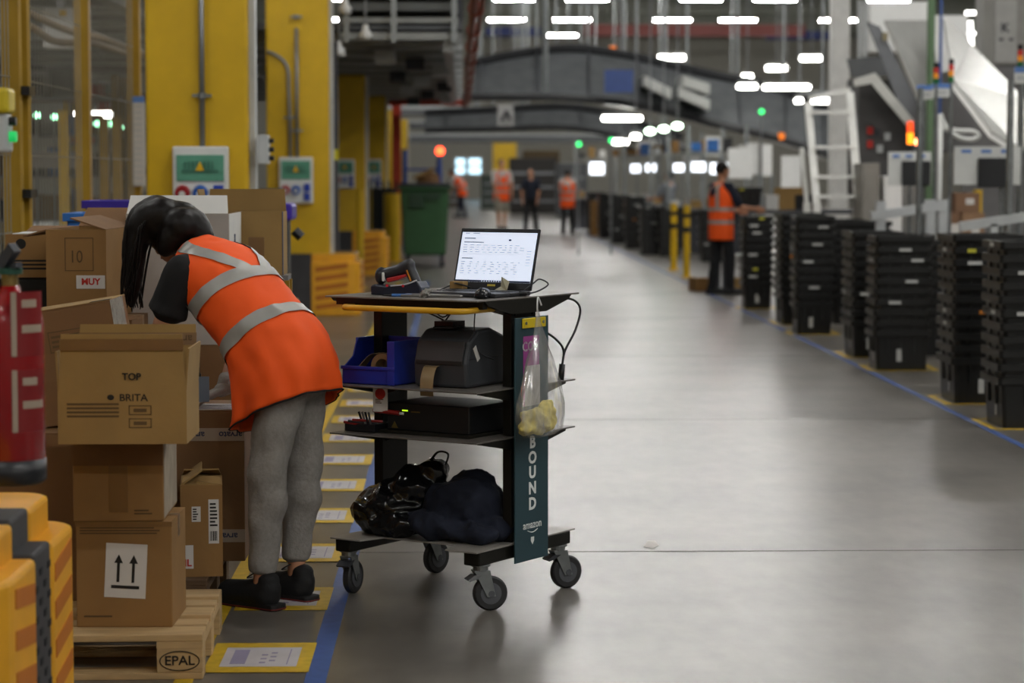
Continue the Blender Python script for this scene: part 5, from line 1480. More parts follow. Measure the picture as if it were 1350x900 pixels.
def stack(px, py, topy, wpx, D, lab, grp, rz=0, W=None, step=.085, H=.32, marks=True):
    """px, py = pixel of the near left bottom corner"""
    g = atz(px, py); W = W or round(wpx * g.y / F, 2)
    zt = at(px, topy, g.y).z
    n = max(1, int(round((zt - H) / step)) + 1)
    random.seed(int(px))
    for i in range(n):
        j = random.uniform(-.006, .006)
        tote((g.x + W / 2 + j, g.y + D / 2 + random.uniform(-.006, .006), i * step), rz + random.uniform(-.008, .008), W, D, H,
             'black tote ' + (ORD[i] + ' from the floor' if i < n - 1 else 'open on top') + ' in ' + lab, grp, marks, i == 0)
    return g, W
SL = ['the first stack along the far blue line', 'the second stack along the far blue line', 'the wide third stack along the far blue line', 'the fourth stack along the far blue line', 'the fifth stack along the far blue line', 'the sixth stack along the far blue line', 'the stack beside the working person']
ORD = ['first', 'second', 'third', 'fourth', 'fifth', 'sixth', 'seventh', 'eighth', 'ninth', 'tenth', 'eleventh', 'twelfth', 'thirteenth', 'fourteenth', 'fifteenth']
spec = [(1320, 565, 327, 0, .49, .6), (1258, 532, 317, 0, .52, .46), (1155, 488, 306, 71, .40, None), (1125, 471, 304, 0, .55, .42), (1051, 441, 287, 47, .40, None), (1031, 428, 285, 0, .6, .42), (981, 407, 286, 36, .40, None)]
for k, (px, py, ty, wp_, D, W) in enumerate(spec):
    g, W = stack(px, py, ty, wp_, D, SL[k], 'totes in ' + SL[k], W=W)
    # yellow outline taped on the floor under the stack
    b = MB(); x0, x1, y0, y1 = g.x - .05, g.x + W + .06, g.y - .05, g.y + D + .06
    for a in ((x0, x1, y0 - .025, y0 + .025), (x0, x1, y1 - .025, y1 + .025), (x0 - .025, x0 + .025, y0, y1), (x1 - .025, x1 + .025, y0, y1)): b.bb(a[0], a[1], a[2], a[3], .0022, .0035)
    tag(b.build('floor_outline', tapeyel, base=(x0, y0, 0)), 'yellow taped rectangle on the floor under ' + SL[k], 'floor tape')
BEH = ['wide third stack', 'fourth stack', 'fifth stack', 'second stack', 'sixth stack']
# second row just behind the near stacks, seen over their tops
for k, (px, py, ty, w_) in enumerate(((1215, 470, 312, .6), (1150, 446, 300, .6), (1068, 420, 284, .6), (1290, 500, 322, .6), (1100, 428, 290, .6))):
    g = atz(px, py); zt = at(px, ty, g.y).z
    n = int((zt - .32) / .085)
    for i in range(max(0, n - 3), n + 1):
        tote((g.x + .3, g.y + .3, i * .085), 0, .6, .4, .32, 'black tote ' + ORD[i] + ' from the floor in the second-row stack behind the ' + BEH[k], 'totes of the second row on the right', False)
    if n > 3:   # lower ones of the stack are hidden behind the first row, but carry it
        for i in range(0, n - 3):
            tote((g.x + .3, g.y + .3, i * .085), 0, .6, .4, .32, 'black tote ' + ORD[i] + ' from the floor in the second-row stack behind the ' + BEH[k], 'totes of the second row on the right', False)
FARS = ['far stack second beyond the banded bollards', 'far stack just beyond the banded bollards', 'far stack third beyond the banded bollards', 'far stack fourth beyond the banded bollards', 'far stack fifth beyond the banded bollards', 'far stack next to the carton pair', 'stack between the banded bollards and working person']
# far stacks left of the bollards
for fk, (px, py, ty, wp_) in enumerate(((846, 336, 262, 22), (870, 338, 264, 20), (825, 328, 256, 16), (806, 321, 252, 14), (790, 314, 250, 12), (776, 310, 250, 10), (925, 345, 268, 14))):
    g = atz(px, py); W = max(.4, round(wp_ * g.y / F, 1)); D = .6; zt = at(px, ty, g.y).z
    n = max(1, int((zt - .34) / .15))
    for i in range(n + 1):
        tote((g.x + W / 2, g.y + D / 2, i * .15), 0, W, D, .34, 'black tote ' + ORD[i] + ' from the floor in the ' + FARS[fk], 'far totes beyond the bollards', i % 2 == 0)
# loose stacked cartons far right of aisle
for px, py, ty, w_ in ((778, 311, 265, 14), (963, 388, 372, 0)):
    if w_:
        g = atz(px, py); W = w_ * g.y / F; z = at(px, ty, g.y).z
        for i in range(2):
            carton('carton', (g.x + W / 2 + .02, g.y + .2, i * z / 2), (W, .4, z / 2 - .002), 0, card, ('lower' if i == 0 else 'upper') + ' brown carton of the pair beside the far aisle counter', closed=True)
g = atz(935, 386); carton('carton', (g.x - .05, g.y + .55, 0), (.25, .3, .18), .3, card, 'small brown carton on the floor behind the feet of the person at the totes', closed=True)
g = atz(963, 384); carton('carton', (g.x + .05, g.y + .1, 0), (.22, .2, .18), -.1, card3, 'small tan carton on the floor beside the tote stack and person', closed=True)
# tote at work height beside the man
p = at(982, 275, 30.5)
t = E('packing_table', (p.x + .15, 30.9, 0), 0, 'dark packing table behind the tote stacks by the person', 'table')
zt = at(982, 277, 30.9).z
MB().bb(p.x - .25, p.x + 1.75, 31.0, 31.9, zt - .05, zt).build('table_top', dgrey, t, world=True)
for xx in (p.x - .2, p.x + 1.7):
    for yy in (31.05, 31.85): MB().bb(xx - .03, xx + .03, yy - .03, yy + .03, 0, zt - .05).build('leg', dgrey, t, world=True)
tote((p.x + .1, 31.4, zt), 0, .42, .5, .3, 'single black tote standing on the packing table by the person', None)
for k, (px, m, w_, h_) in enumerate(((1020, whitecard, .25, .2), (1040, card3, .35, .3), (1058, blkp, .3, .2))):
    q = at(px, 270, 31.5)
    carton('carton', (q.x, 31.5, zt), (w_, .3, h_), .1 * k, m, ('small white', 'tan', 'small black')[k] + ' carton on the packing table behind the totes', closed=True, tapez=False)

# ================================================================== RIGHT SIDE MACHINERY
chm = mat('chute_steel', 'C6C6C2', 0.3, 0.15, var=.05); chs = mat('chute_side', '74767A', 0.4, 0.4); whitep = mat('white_panel', 'F5F5F3', 0.45, var=.03, emit=0)
def slab(pts, depth, m, name, parent):
    """pts: outline on pixels at depth Y; extruded depth to the back"""
    n = len(pts)
    vs = [V(p) for p in pts] + [V(p) + V((0, depth, 0)) for p in pts]
    return MB().add(vs, [tuple(range(n)), tuple(range(n, 2 * n))[::-1]] + [(i, (i + 1) % n, n + (i + 1) % n, n + i) for i in range(n)]).build(name, m, parent, world=True)
def poly3(pts, th, m, name, parent):
    me = MB().add([V(p) for p in pts], [tuple(range(len(pts)))]).build(name, m, parent, world=True)
    me.modifiers.new('s', 'SOLIDIFY').thickness = th
    return me
# chute with dark side wall
Ya = 27.0
t = E('chute', at(1215, 165, Ya), 0, 'steel parcel chute with dark side wall sloping down behind the ladder', 'chute')
poly3([at(1143, 28, Ya), at(1160, 35, Ya), at(1210, 135, Ya), at(1218, 175, Ya), at(1196, 165, Ya)], .06, chs, 'side_wall', t)
poly3([at(1165, 28, Ya + .02), at(1222, 28, Ya + 1.6), at(1240, 120, Ya + 1.2), at(1212, 138, Ya + .02)], .03, chm, 'slide', t)
poly3([at(1124, 105, Ya), at(1153, 96, Ya), at(1205, 160, Ya), at(1195, 166, Ya), at(1148, 110, Ya), at(1126, 114, Ya)], .05, mat('chute_edge', 'C9C9C4', .3, .2), 'edge_strip', t)
poly3([at(1116, 78, Ya + .05), at(1158, 74, Ya + .05), at(1176, 100, Ya + .05), at(1122, 102, Ya + .05)], .05, mat('motor_dark', '4E5052', .5), 'drive_cover', t)
slab([at(1132, 102, Ya + .4), at(1175, 105, Ya + .4), at(1225, 210, Ya + .4), at(1225, 260, Ya + .4), at(1132, 260, Ya + .4)], .8, mat('under_chute', '4B4A4A', .6), 'under_panel', t)
for q, (x, y, c) in enumerate(((1147, 172, redink), (1157, 175, dgrey), (1147, 190, redink), (1160, 196, lgrey), (1170, 180, lgrey))):
    a = at(x, y, Ya + .38); MB().box(a, (.07, .02, .09)).build('control_plate', c, t, world=True)
# white enclosure above
slab([at(1148, 2, 29), at(1228, 2, 29), at(1228, 68, 29), at(1148, 68, 29)], .6, whitep, 'enclosure', t)
for x in (1133, 1141): MB().cyl(at(x, 0, 28.5), at(x, 105, 28.5), .03, n=8).build('support', lgrey, t, world=True)
for x in (1207,): MB().cyl(at(x, 140, Ya + .3), V((at(x, 140, Ya + .3).x, Ya + .3, 0)), .05, n=8).build('support', chs, t, world=True)
q = at(1167, 48, Ya - .05); MB().box(q, (.06, .04, .09)).build('sensor', mat('sensor', '8E8468', .5), t, world=True)
# large white chute right
Yb = 25.5
t = E('chute', at(1330, 190, Yb), 0, 'wide smooth white chute sloping down at the far right', 'chute')
poly3([at(1243, 28, Yb + 2.2), at(1278, 60, Yb + 2.2), at(1350, 135, Yb + .3), at(1400, 190, Yb), at(1345, 200, Yb), at(1305, 175, Yb), at(1255, 108, Yb + .6)], .04, chm, 'slide', t)
poly3([at(1255, 108, Yb + .55), at(1306, 176, Yb - .05), at(1345, 201, Yb - .05), at(1345, 207, Yb - .05), at(1303, 180, Yb - .05), at(1252, 112, Yb + .55)], .05, whitep, 'lip', t)
slab([at(1228, 20, 29), at(1276, 20, 29), at(1276, 60, 29), at(1260, 90, 29), at(1228, 100, 29)], .3, whitep, 'back_panel', t)
slab([at(1250, 110, 28.5), at(1303, 180, 28.5), at(1315, 200, 28.5), at(1240, 200, 28.5), at(1238, 118, 28.5)], .5, mat('grey_panel', '6E6C6C', .6), 'under_panel', t)
MB().cyl(at(1330, 195, Yb + .5), V((at(1330, 195, Yb + .5).x, Yb + .5, 0)), .05, n=8).build('support', chs, t, world=True)
# pillar with K sign
Yk = 31; a = at(1296, 85, Yk); b_ = at(1350, 85, Yk)
t = E('pillar', (a.x + .3, Yk, 0), 0, 'light grey steel pillar with a letter K sign at the far right', 'pillar')
MB().bb(a.x, b_.x + .5, Yk, Yk + .5, a.z, 6).build('pillar_body', mat('pillar_grey', '8F8D88', .6), t, world=True)
MB().bb(at(1278, 120, Yk).x, b_.x + .5, Yk + .05, Yk + .4, 0, a.z).build('lower_panel', mat('grey_panel', '6E6C6C'), t, world=True)
pk = at(1325, 37, Yk - .03)
MB().bb(at(1312, 37, Yk).x, at(1340, 37, Yk).x, Yk - .02, Yk, at(1320, 82, Yk).z, 3.9).build('sign_board', mat('k_board', 'A9A8A4', .6), t, world=True)
text('K', .16, dgrey, t, front(pk.x, Yk - .03, pk.z), bold=.006, world=True)
for x in (1320, 1333):
    q = at(x, 52, Yk - .03); MB().box(q, (.06, .005, .035)).build('arrow_mark', dgrey, t, world=True)
# light strips seen beside the pillar : lit lamp brackets
strip_m = mat('strip_light', 'FFFFFF', .4, emit=5, ecol='FFFDF6')
t = E('lit_frame', at(1290, 40, 32), 0, 'bright lit lamp bracket between the white chute and the K pillar', 'lamp')
for (x0, y0, x1, y1) in ((1273, 17, 1299, 17), (1273, 44, 1299, 44), (1282, 65, 1299, 65), (1279, 28, 1281, 62)):
    MB().bar(at(x0, y0, 32), at(x1, y1, 32), .05, .05).build('tube', strip_m, t, world=True)
for y in (17, 44): MB().bar(at(1344, y, 32), at(1365, y, 32), .05, .05).build('tube', strip_m, t, world=True)
# poles
gpole = mat('green_pole', '5F7A5A', .5)
a = at(1228, 0, 26); tag(MB().cyl((a.x, 26, 0), (a.x, 26, 3.8), .045, n=10).build('support_pole', gpole, base=(a.x, 26, 0)), 'green painted pole in front of the white chutes', 'pole')
a = at(1241, 0, 26.2); tag(MB().cyl((a.x, 26.2, 0), (a.x, 26.2, 3.8), .018, n=8).build('support_pole', mat('blue_hose', '4A66A8', .5), base=(a.x, 26.2, 0)), 'thin blue hose rising beside the green pole', 'hose')
# white square column
a = at(1098, 0, 33); c_ = at(1121, 0, 33); z = at(1110, 145, 33).z
t = E('column', (a.x, 33, 0), 0, 'white painted square column behind the step ladder', 'column')
MB().bb(a.x, c_.x, 33, 33.3, 0, 6).build('column_body', mat('white_col', 'ECEBE8', .5), t, world=True)
# andon lights and signs
def andon(px, top, bot, Y, lab, lit=None):
    a = at(px, top, Y); c = at(px, bot, Y); h = a.z - c.z; r = 7 * Y / F / 2
    t = E('stack_light', c, 0, lab, 'signal light')
    for i, (nm, m) in enumerate((('green_lens', mat('and_g', '1E6A3A', .3)), ('amber_lens', mat('and_a', 'D88818', .3, emit=.3)), ('red_lens', mat('and_r', 'B5261C', .3, emit=.2)), ('cap', blkp))):
        MB().cyl(c + V((0, 0, h * i / 4)), c + V((0, 0, h * (i + 1) / 4 - .005)), r, n=12).build(nm, m, t, world=True)
    MB().cyl((c.x, c.y, 0), c, .02, n=8).build('pole', galv, t, world=True)
andon(1234, 82, 110, 24, 'red amber green stack light by the green pole')
andon(1254, 77, 108, 24, 'red amber green stack light in front of the wide white chute')
andon(1345, 58, 88, 22, 'red amber green stack light next to the K pillar')
bl = mat('sign_blue', '5F86C8', .6)
def smallsign(x0, x1, y0, y1, Y, lab, pole=True):
    a = at(x0, y1, Y); c = at(x1, y0, Y)
    t = E('station_sign', a, 0, lab, 'sign')
    MB().bb(a.x, c.x, Y - .01, Y, a.z, c.z).build('board', white, t, world=True)
    MB().bb(a.x, c.x, Y - .014, Y - .01, c.z - (c.z - a.z) * .35, c.z).build('blue_header', bl, t, world=True)
    b = MB()
    for k in range(4): w_ = (c.x - a.x) / 6; b.bb(a.x + w_ * (1 + k), a.x + w_ * (1.7 + k), Y - .014, Y - .01, a.z + (c.z - a.z) * .2, a.z + (c.z - a.z) * .45)
    b.build('printed_code', lgrey, t, world=True)
    if pole: MB().cyl(((a.x + c.x) / 2, Y + .02, 0), ((a.x + c.x) / 2, Y + .02, a.z + .02), .02, n=8).build('pole', galv, t, world=True)
smallsign(1208, 1230, 112, 131, 24.2, 'small white and blue station sign left of the stack lights')
smallsign(1229, 1252, 110, 128, 24.0, 'small white and blue station sign under the stack lights', False)
smallsign(1337, 1360, 88, 110, 21.9, 'small white and blue station sign under the stack light by the K pillar')
# lit beacon
t = E('stack_light', at(1200, 190, 25), 0, 'lit orange-red stack light under the parcel chute', 'signal light')
for y0, y1, c, e in ((160, 174, 'E8481C', 1.5), (175, 190, 'FF8A1C', 2.5)):
    MB().cyl(at(1200, y1, 25), at(1200, y0, 25), .035, n=10).build('lens', mat('lit_' + c, c, .4, emit=e), t, world=True)
q = at(1211, 187, 25); MB().ell(q, .045).build('bright_lens', mat('lit_core', 'FFB080', .4, emit=9, ecol='FF9060'), t, world=True, smooth=True)
MB().cyl(at(1200, 200, 25), V((at(1200, 200, 25).x, 25, 0)), .02, n=8).build('pole', galv, t, world=True)
# monitors in white frames
def station(x0, x1, y0, y1, sx0, sx1, sy0, sy1, Y, lab):
    a = at(x0, y1, Y); c = at(x1, y0, Y); s0 = at(sx0, sy1, Y); s1 = at(sx1, sy0, Y)
    t = E('monitor_board', V((a.x, Y, 0)), 0, lab, 'monitor')
    MB().bb(a.x, c.x, Y, Y + .03, a.z + (c.z - a.z) * .05, c.z).build('white_board', white, t, world=True)
    MB().bb(s0.x, s1.x, Y - .05, Y - .005, s0.z, s1.z).build('screen', blkp, t, world=True, bevel=.01)
    b = MB()
    for k in range(3): b.bb(a.x + (c.x - a.x) * (.1 + k * .3), a.x + (c.x - a.x) * (.25 + k * .3), Y - .008, Y, c.z - (c.z - a.z) * .16, c.z - (c.z - a.z) * .08)
    b.build('printed_marks', bl, t, world=True)
    m = (a.x + c.x) / 2; MB().cyl((m + .15, Y + .06, 0), (m + .15, Y + .06, c.z), .025, n=8).build('pole', galv, t, world=True)
station(1171, 1228, 200, 247, 1188, 1226, 212, 245, 24, 'black monitor on a small white framed board under the chute')
station(1258, 1346, 193, 246, 1288, 1328, 208, 247, 21, 'black monitor on a wide white framed board at the right')
for px, Y in ((1213, 22), (1332, 20)):
    a = at(px, 150, Y); tag(MB().cyl((a.x, Y, 0), (a.x, Y, 2.4), .03, n=10).build('steel_pole', galv, base=(a.x, Y, 0)), 'galvanised steel pole by the ' + ('small' if px < 1300 else 'wide') + ' monitor board', 'pole')
# white hose loop
MBt = MB().tube(spline([at(1240, 150, 24.5), at(1246, 165, 24.5), at(1262, 180, 24.5), at(1280, 184, 24.5), at(1290, 179, 24.5), at(1282, 173, 24.5), at(1262, 172, 24.5), at(1240, 168, 24.5)]), .025, 8)
g_ = at(1240, 150, 24.5); MBt.tube([g_, (g_.x, 24.5, 0)], .025, 8)
tag(MBt.build('white_hose', white, smooth=True, base=at(1240, 168, 24.5)), 'white looped hose hanging below the wide white chute', 'hose')
# guard rails
railw = mat('rail_white', 'C9CCCE', .4, .2)
t = E('guard_rail', atz(1200, 480), 0, 'white tubular guard rail behind the tote stacks', 'rail')
Yr = 23
MB().bar(at(1148, 285, Yr), at(1246, 270, Yr), .09, .09).build('top_rail', railw, t, world=True)
for x, y0 in ((1161, 265), (1226, 263), (1243, 263)):
    a = at(x, y0, Yr); MB().bb(a.x - .045, a.x + .045, Yr - .04, Yr + .04, 0, a.z).build('post', railw, t, world=True)
t = E('guard_rail', atz(1320, 480), 0, 'grey guard rail sloping at the far right behind the near stacks', 'rail')
MB().bar(at(1265, 299, 20), at(1400, 278, 20), .06, .08).build('top_rail', lgrey, t, world=True)
for x, y0 in ((1310, 295), (1380, 290)):
    a = at(x, y0, 20); MB().bb(a.x - .03, a.x + .03, 19.97, 20.03, 0, a.z).build('post', lgrey, t, world=True)
# white machine cabinet
for x0, x1, y0, m, lab, Y in ((1166, 1190, 232, whitep, 'white machine cabinet behind the guard rail', 26), (1190, 1213, 245, mat('cab_grey', '7C7B78', .5), 'grey machine cabinet behind the small monitor board', 26), (1137, 1160, 215, mat('cab_mid', '8A8780', .6), 'pale grey machine cabinet left of the white one', 26)):
    a = at(x0, y0, Y); c = at(x1, y0, Y); t = E('machine_cabinet', (a.x, Y, 0), 0, lab, 'cabinet')
    MB().bb(a.x, c.x, Y, Y + .6, 0, a.z).build('housing', m, t, world=True, bevel=.01); MB().bb(a.x + .03, c.x - .03, Y - .006, Y, .1, a.z - .08).build('door', m, t, world=True, bevel=.004)
# cartons on a shelf at right
Yc = 25; zc = 0.75
t = E('rack_table', (at(1280, 300, Yc).x, Yc, 0), 0, 'low table carrying brown cartons below the wide monitor board', 'table')
a = at(1246, 300, Yc); c = at(1330, 300, Yc)
MB().bb(a.x, c.x, Yc, Yc + .8, zc - .04, zc).build('table_top', lgrey, t, world=True)
for xx in (a.x + .05, c.x - .05):
    for yy in (.05, .75): MB().bb(xx - .03, xx + .03, Yc + yy - .03, Yc + yy + .03, 0, zc - .04).build('leg', lgrey, t, world=True)
ccm = [mat('box_a', '7E5F48', .85), mat('box_b', '8E6E52', .85)]
for k, (x0, x1, y0, y1) in enumerate(((1247, 1268, 300, 280), (1269, 1300, 300, 281), (1260, 1294, 280, 254))):
    q0 = at(x0, y0, Yc); q1 = at(x1, y1, Yc); zz = zc if k < 2 else at(1260, 280, Yc).z
    hgt = at(1260, 280, Yc).z - zc if k < 2 else q1.z - zz
    tt = carton('carton', ((q0.x + q1.x) / 2, Yc + .25, zz + .001), (abs(q1.x - q0.x) - .01, .4, hgt - .002), 0, ccm[k % 2], ('left lower', 'right lower', 'upper')[k] + ' brown carton of the three below the wide monitor board', closed=True)
    MB().bb(-.02, .07, -.203, -.2, hgt * .4, hgt * .7).build('label', paper, tt)
a = at(1306, 300, 25.3); tag(MB().bb(a.x - .04, a.x + .04, 25.9, 26, 0, at(1306, 250, 25.9).z).build('yellow_post', yel, base=(a.x, 25.9, 0)), 'yellow steel post beside the brown cartons on the right', 'post')
# ladder
lad = mat('ladder_white', 'F2F2EE', .3, .0); 
t = E('step_ladder', (at(1100, 300, 26.6).x, 26.6, 0), 0, 'white step ladder with side rails standing behind the tote stacks', 'ladder')
Yl = 26.5
def rail(xt, yt, xb, yb, Yt, Yb_, w_, m):
    MB().bar(at(xt, yt, Yt), at(xb, yb, Yb_), w_, w_ * .7).build('side_rail', m, t, world=True)
rail(1065, 135, 1077, 272, Yl + .3, Yl, .08, lad); rail(1120, 122, 1132, 268, Yl + .3, Yl, .09, lad); rail(1057, 195, 1064, 272, Yl + .35, Yl + .4, .05, lad)
for y, f in ((148, .1), (194, .45), (233, .72), (259, .92)):
    x0 = 1065 + 12 * f + 2; x1 = 1120 + 12 * f - 1
    MB().bar(at(x0, y, Yl + .3 * (1 - f)), at(x1, y, Yl + .3 * (1 - f)), .18, .035).build('tread', lad, t, world=True)
for xx, yy in ((1077, Yl), (1132, Yl), (1064, Yl + .4)):
    a = at(xx, 270, yy); MB().bb(a.x - .04, a.x + .04, yy - .03, yy + .03, 0, a.z + .03).build('foot_rail', lad, t, world=True)
MB().bar(at(1066, 130, Yl + .3), at(1121, 118, Yl + .3), .06, .05).build('top_rail', lad, t, world=True)

# ================================================================== OVERHEAD CONVEYORS
cvm = mat('conveyor_skin', '84878A', 0.16, 0.45, var=.15, scale=3, bump=.5, bscale=2.5); cvd = mat('conveyor_rail', '232427', .5)
def arch(up_, lo_, Y, tilt, lab, name='overhead_conveyor'):
    U = spline([V((x, y, 0)) for x, y in up_], 5); L = spline([V((x, y, 0)) for x, y in lo_], 5)
    n = min(len(U), len(L)); U = U[:n]; L = L[:n]
    P = [at(p.x, p.y, Y) for p in U]; Q = [at(p.x, p.y, Y - tilt) for p in L]
    t = E(name, P[0], 0, lab, 'conveyor')
    rr = [[a, a.lerp(b, .5), b, b + V((0, tilt + .8, 0)), a + V((0, .8, 0))] for a, b in zip(P, Q)]
    MB().loft(rr, closed=True).build('belt_casing', cvm, t, world=True)
    MB().tube([p + V((0, -.06, .04)) for p in P], .11, 6).build('top_guard', cvd, t, world=True)
    MB().tube([p + V((0, -.06, 0)) for p in Q], .09, 6).build('bottom_guard', cvd, t, world=True)
    for k in range(2, n - 1, 5):
        p = P[k]; MB().cyl((p.x, p.y + .4, p.z), (p.x, p.y + .4, HC), .035, n=6).build('hanger', galv, t, world=True)
        MB().bar(P[k] + V((0, -.08, 0)), Q[k] + V((0, -.08, 0)), .05, .05).build('rib', mat('rib_grey', '54565A', .5, .3), t, world=True)
    return t
ARCH = arch([(612, 88), (680, 74), (750, 66), (815, 73), (880, 87), (950, 103), (1010, 115), (1070, 135), (1105, 150)], [(612, 128), (680, 128), (750, 129), (815, 135), (880, 147), (950, 165), (1010, 178), (1070, 196), (1105, 210)], 52, 1.6, 'large arched grey overhead conveyor spanning the aisle')
arch([(560, 150), (650, 146), (740, 142), (800, 150), (860, 170), (900, 182)], [(560, 172), (650, 170), (740, 168), (800, 176), (860, 192), (900, 204)], 66, .6, 'lower grey conveyor crossing behind the large arch')
for k, (y0, Yd, x0, x1, th_) in enumerate(((140, 74, 440, 720, .8), (158, 82, 440, 760, .7), (176, 92, 540, 900, .6), (120, 88, 560, 1100, .5))):
    a = at(x0, y0 + 12, Yd); c = at(x1, y0, Yd)
    t = E('overhead_conveyor', (a.x, Yd, a.z), 0, ('straight grey conveyor bridge under the red cross pipe', 'second straight conveyor bridge beyond the red cross pipe', 'low straight conveyor bridge above the far people', 'high straight conveyor bridge behind the arch')[k], 'conveyor')
    MB().bb(a.x, c.x, Yd, Yd + th_, a.z, c.z).build('belt_casing', mat('bridge_grey', '5C5E60', .45, .4), t, world=True)
    MB().bb(a.x, c.x, Yd - .05, Yd, c.z - .1, c.z).build('guard', lgrey, t, world=True)
    for q in range(6): xx = a.x + (c.x - a.x) * (q + .5) / 6; MB().cyl((xx, Yd + .3, c.z), (xx, Yd + .3, HC), .04, n=6).build('hanger', galv, t, world=True)
# pale cover panels on the arch side
gl = mat('pale_window', 'B9BAB6', .3)
for k, (x0, y0, x1, y1) in enumerate(((850, 113, 885, 130), (895, 128, 936, 145), (900, 113, 936, 124))):
    a = at(x0, y0, 49.8); c = at(x1, y1, 49.8); d = V((0, 0, (y1 - y0) * -.004))
    hh_ = .22
    b = MB().add([a, c, c + V((0, 0, hh_)), a + V((0, 0, hh_)), a + V((0, 1.5, 0)), c + V((0, 1.5, 0)), c + V((0, 1.5, hh_)), a + V((0, 1.5, hh_))], [(0, 1, 2, 3), (7, 6, 5, 4), (0, 1, 5, 4), (1, 2, 6, 5), (2, 3, 7, 6), (3, 0, 4, 7)])
    b.build('side_cover', gl, ARCH, world=True)
a = at(797, 92, 49.9); c = at(835, 122, 49.9)
tag(MB().bb(a.x, c.x, 49.9, 50.0, c.z, a.z).build('blue_cabinet', mat('cab_blue', '33487E', .5), base=(a.x, 49.9, c.z)), 'blue control cabinet fixed on the arched conveyor', 'cabinet')

# ---------------- work lamps lower down over the stations
tube_m = mat('station_tube', 'FFFFFF', .4, emit=14, ecol='FFFDF4')
for k, (x, y, w_, Y) in enumerate(((820, 156, 52, 58), (1037, 115, 62, 46), (985, 114, 26, 50), (1070, 77, 30, 56), (1024, 90, 28, 60), (985, 101, 14, 66), (1053, 133, 10, 48), (1083, 133, 26, 44), (894, 76, 18, 60), (875, 76, 14, 62), (1105, 117, 24, 44), (818, 187, 20, 62), (838, 180, 12, 50))):
    p = at(x, y, Y); L = w_ * Y / F
    t = E('station_lamp', p, 0, 'lit tube lamp hanging low over the packing stations', 'lamp', 'lit lamps over the packing stations')
    MB().box(p, (L, .12, 6 * Y / F)).build('tube', tube_m, t, world=True, bevel=.03)
    MB().box(p + V((0, 0, 5 * Y / F)), (L, .16, .05)).build('housing', lampbody, t, world=True)
    MB().cyl(p + V((0, 0, 5 * Y / F)), (p.x, p.y, HC), .012, n=6).build('hanger', grey, t, world=True)
glg = mat('green_white_glow', 'E9FFE9', .4, emit=9, ecol='E0FFE0')
for x, y in ((857, 173), (875, 170), (893, 166)):
    p = at(x, y, 44); t = E('round_lamp', p, 0, 'small round greenish lamp in the row below the arched conveyor', 'lamp', 'row of three greenish lamps')
    MB().ell(p, (.1, .08, .06)).build('lens', glg, t, world=True, smooth=True); MB().cyl(p + V((0, 0, .04)), (p.x, p.y, HC), .015, n=6).build('stem', grey, t, world=True)
grn = mat('green_led', '30E070', .4, emit=3)
for x, y in ((763, 190), (806, 185), (1004, 147), (1227, 167)):
    p = at(x, y, 45); t = E('indicator_lamp', p, 0, 'small green indicator lamp on a pole among the conveyors', 'lamp', 'green indicator lamps')
    MB().ell(p, .05).build('lens', grn, t, world=True, smooth=True); MB().cyl((p.x, p.y, 0), p, .015, n=6).build('pole', grey, t, world=True)
org = mat('orange_led', 'E87820', .4, emit=.8)
for x, y in ((808, 69), (1030, 184)):
    p = at(x, y, 52 if x < 900 else 50.3); t = E('orange_beacon', p, 0, 'small orange beacon on the arched conveyor', 'lamp', 'orange beacons on the conveyor'); MB().cyl(p, p + V((0, 0, .14)), .07, n=10).build('lens', org, t, world=True)

# ---------------- packing stations in the middle distance
scr_m = mat('bright_screen', 'F4F8FF', .4, emit=2.6, ecol='F0F6FF')
bench = mat('bench_grey', '6A6B6C', .6); wh2 = mat('pale_station', '9FA09C', .6)
st = [(787, 222, 18, 15, 63), (838, 222, 12, 10, 56), (858, 221, 13, 10, 53), (895, 221, 13, 10, 50.5), (921, 220, 18, 12, 47), (950, 222, 26, 14, 44)]
SN = ['beside the person at the counter', 'left of the person in pale shirt', 'behind the person in pale shirt', 'right of the person in pale shirt', 'above the far bollards', 'next to the person at the totes']
for k, (x, y, w_, h_, Y) in enumerate(st):
    p = at(x, y, Y); W = w_ * Y / F; Hh = h_ * Y / F
    t = E('packing_station', (p.x, Y, 0), 0, 'packing station with lit white screen ' + SN[k], 'workstation')
    MB().bb(p.x - W * .6, p.x + W * .6, Y + .02, Y + .06, p.z - Hh * .6, p.z + Hh * .6).build('screen_back', lgrey, t, world=True)
    MB().bb(p.x - W / 2, p.x + W / 2, Y, Y + .02, p.z - Hh / 2, p.z + Hh / 2).build('screen', scr_m, t, world=True)
    MB().bb(p.x - .6, p.x + .6, Y - .2, Y + .7, .86, .92).build('worktop', bench, t, world=True)
    for xx in (-.56, .56): MB().bb(p.x + xx - .03, p.x + xx + .03, Y + .55, Y + .62, 0, 2.5).build('upright', galv, t, world=True)
    MB().bb(p.x - .6, p.x + .6, Y + .5, Y + .7, 1.95, 2.0).build('upper_shelf', wh2, t, world=True)
    MB().bb(p.x - .58, p.x + .58, Y + .1, Y + .6, .05, .86).build('under_cabinet', dgrey, t, world=True)
    random.seed(k)
    for j in range(4):
        xx = p.x - .5 + j * .3; s_ = random.uniform(.12, .22); m = random.choice((card, whitecard, card3, blkp, lgrey, lblue))
        tag(MB().bb(xx, xx + s_, Y + .45, Y + .65, 2.0, 2.0 + random.uniform(.1, .3)).build('parcel', m, base=(xx, Y + .45, 2.0)), 'small parcel on the upper shelf of a far packing station', 'parcel', 'parcels on the far stations')
        if j % 2 == 0:
            xx = p.x - .55 + j * .35; tag(MB().bb(xx, xx + s_, Y - .1, Y + .1, .92, .92 + s_ * .8).build('parcel', random.choice((card, whitecard, card3)), base=(xx, Y - .1, .92)), 'small parcel on the worktop of a far packing station', 'parcel', 'parcels on the far worktops')
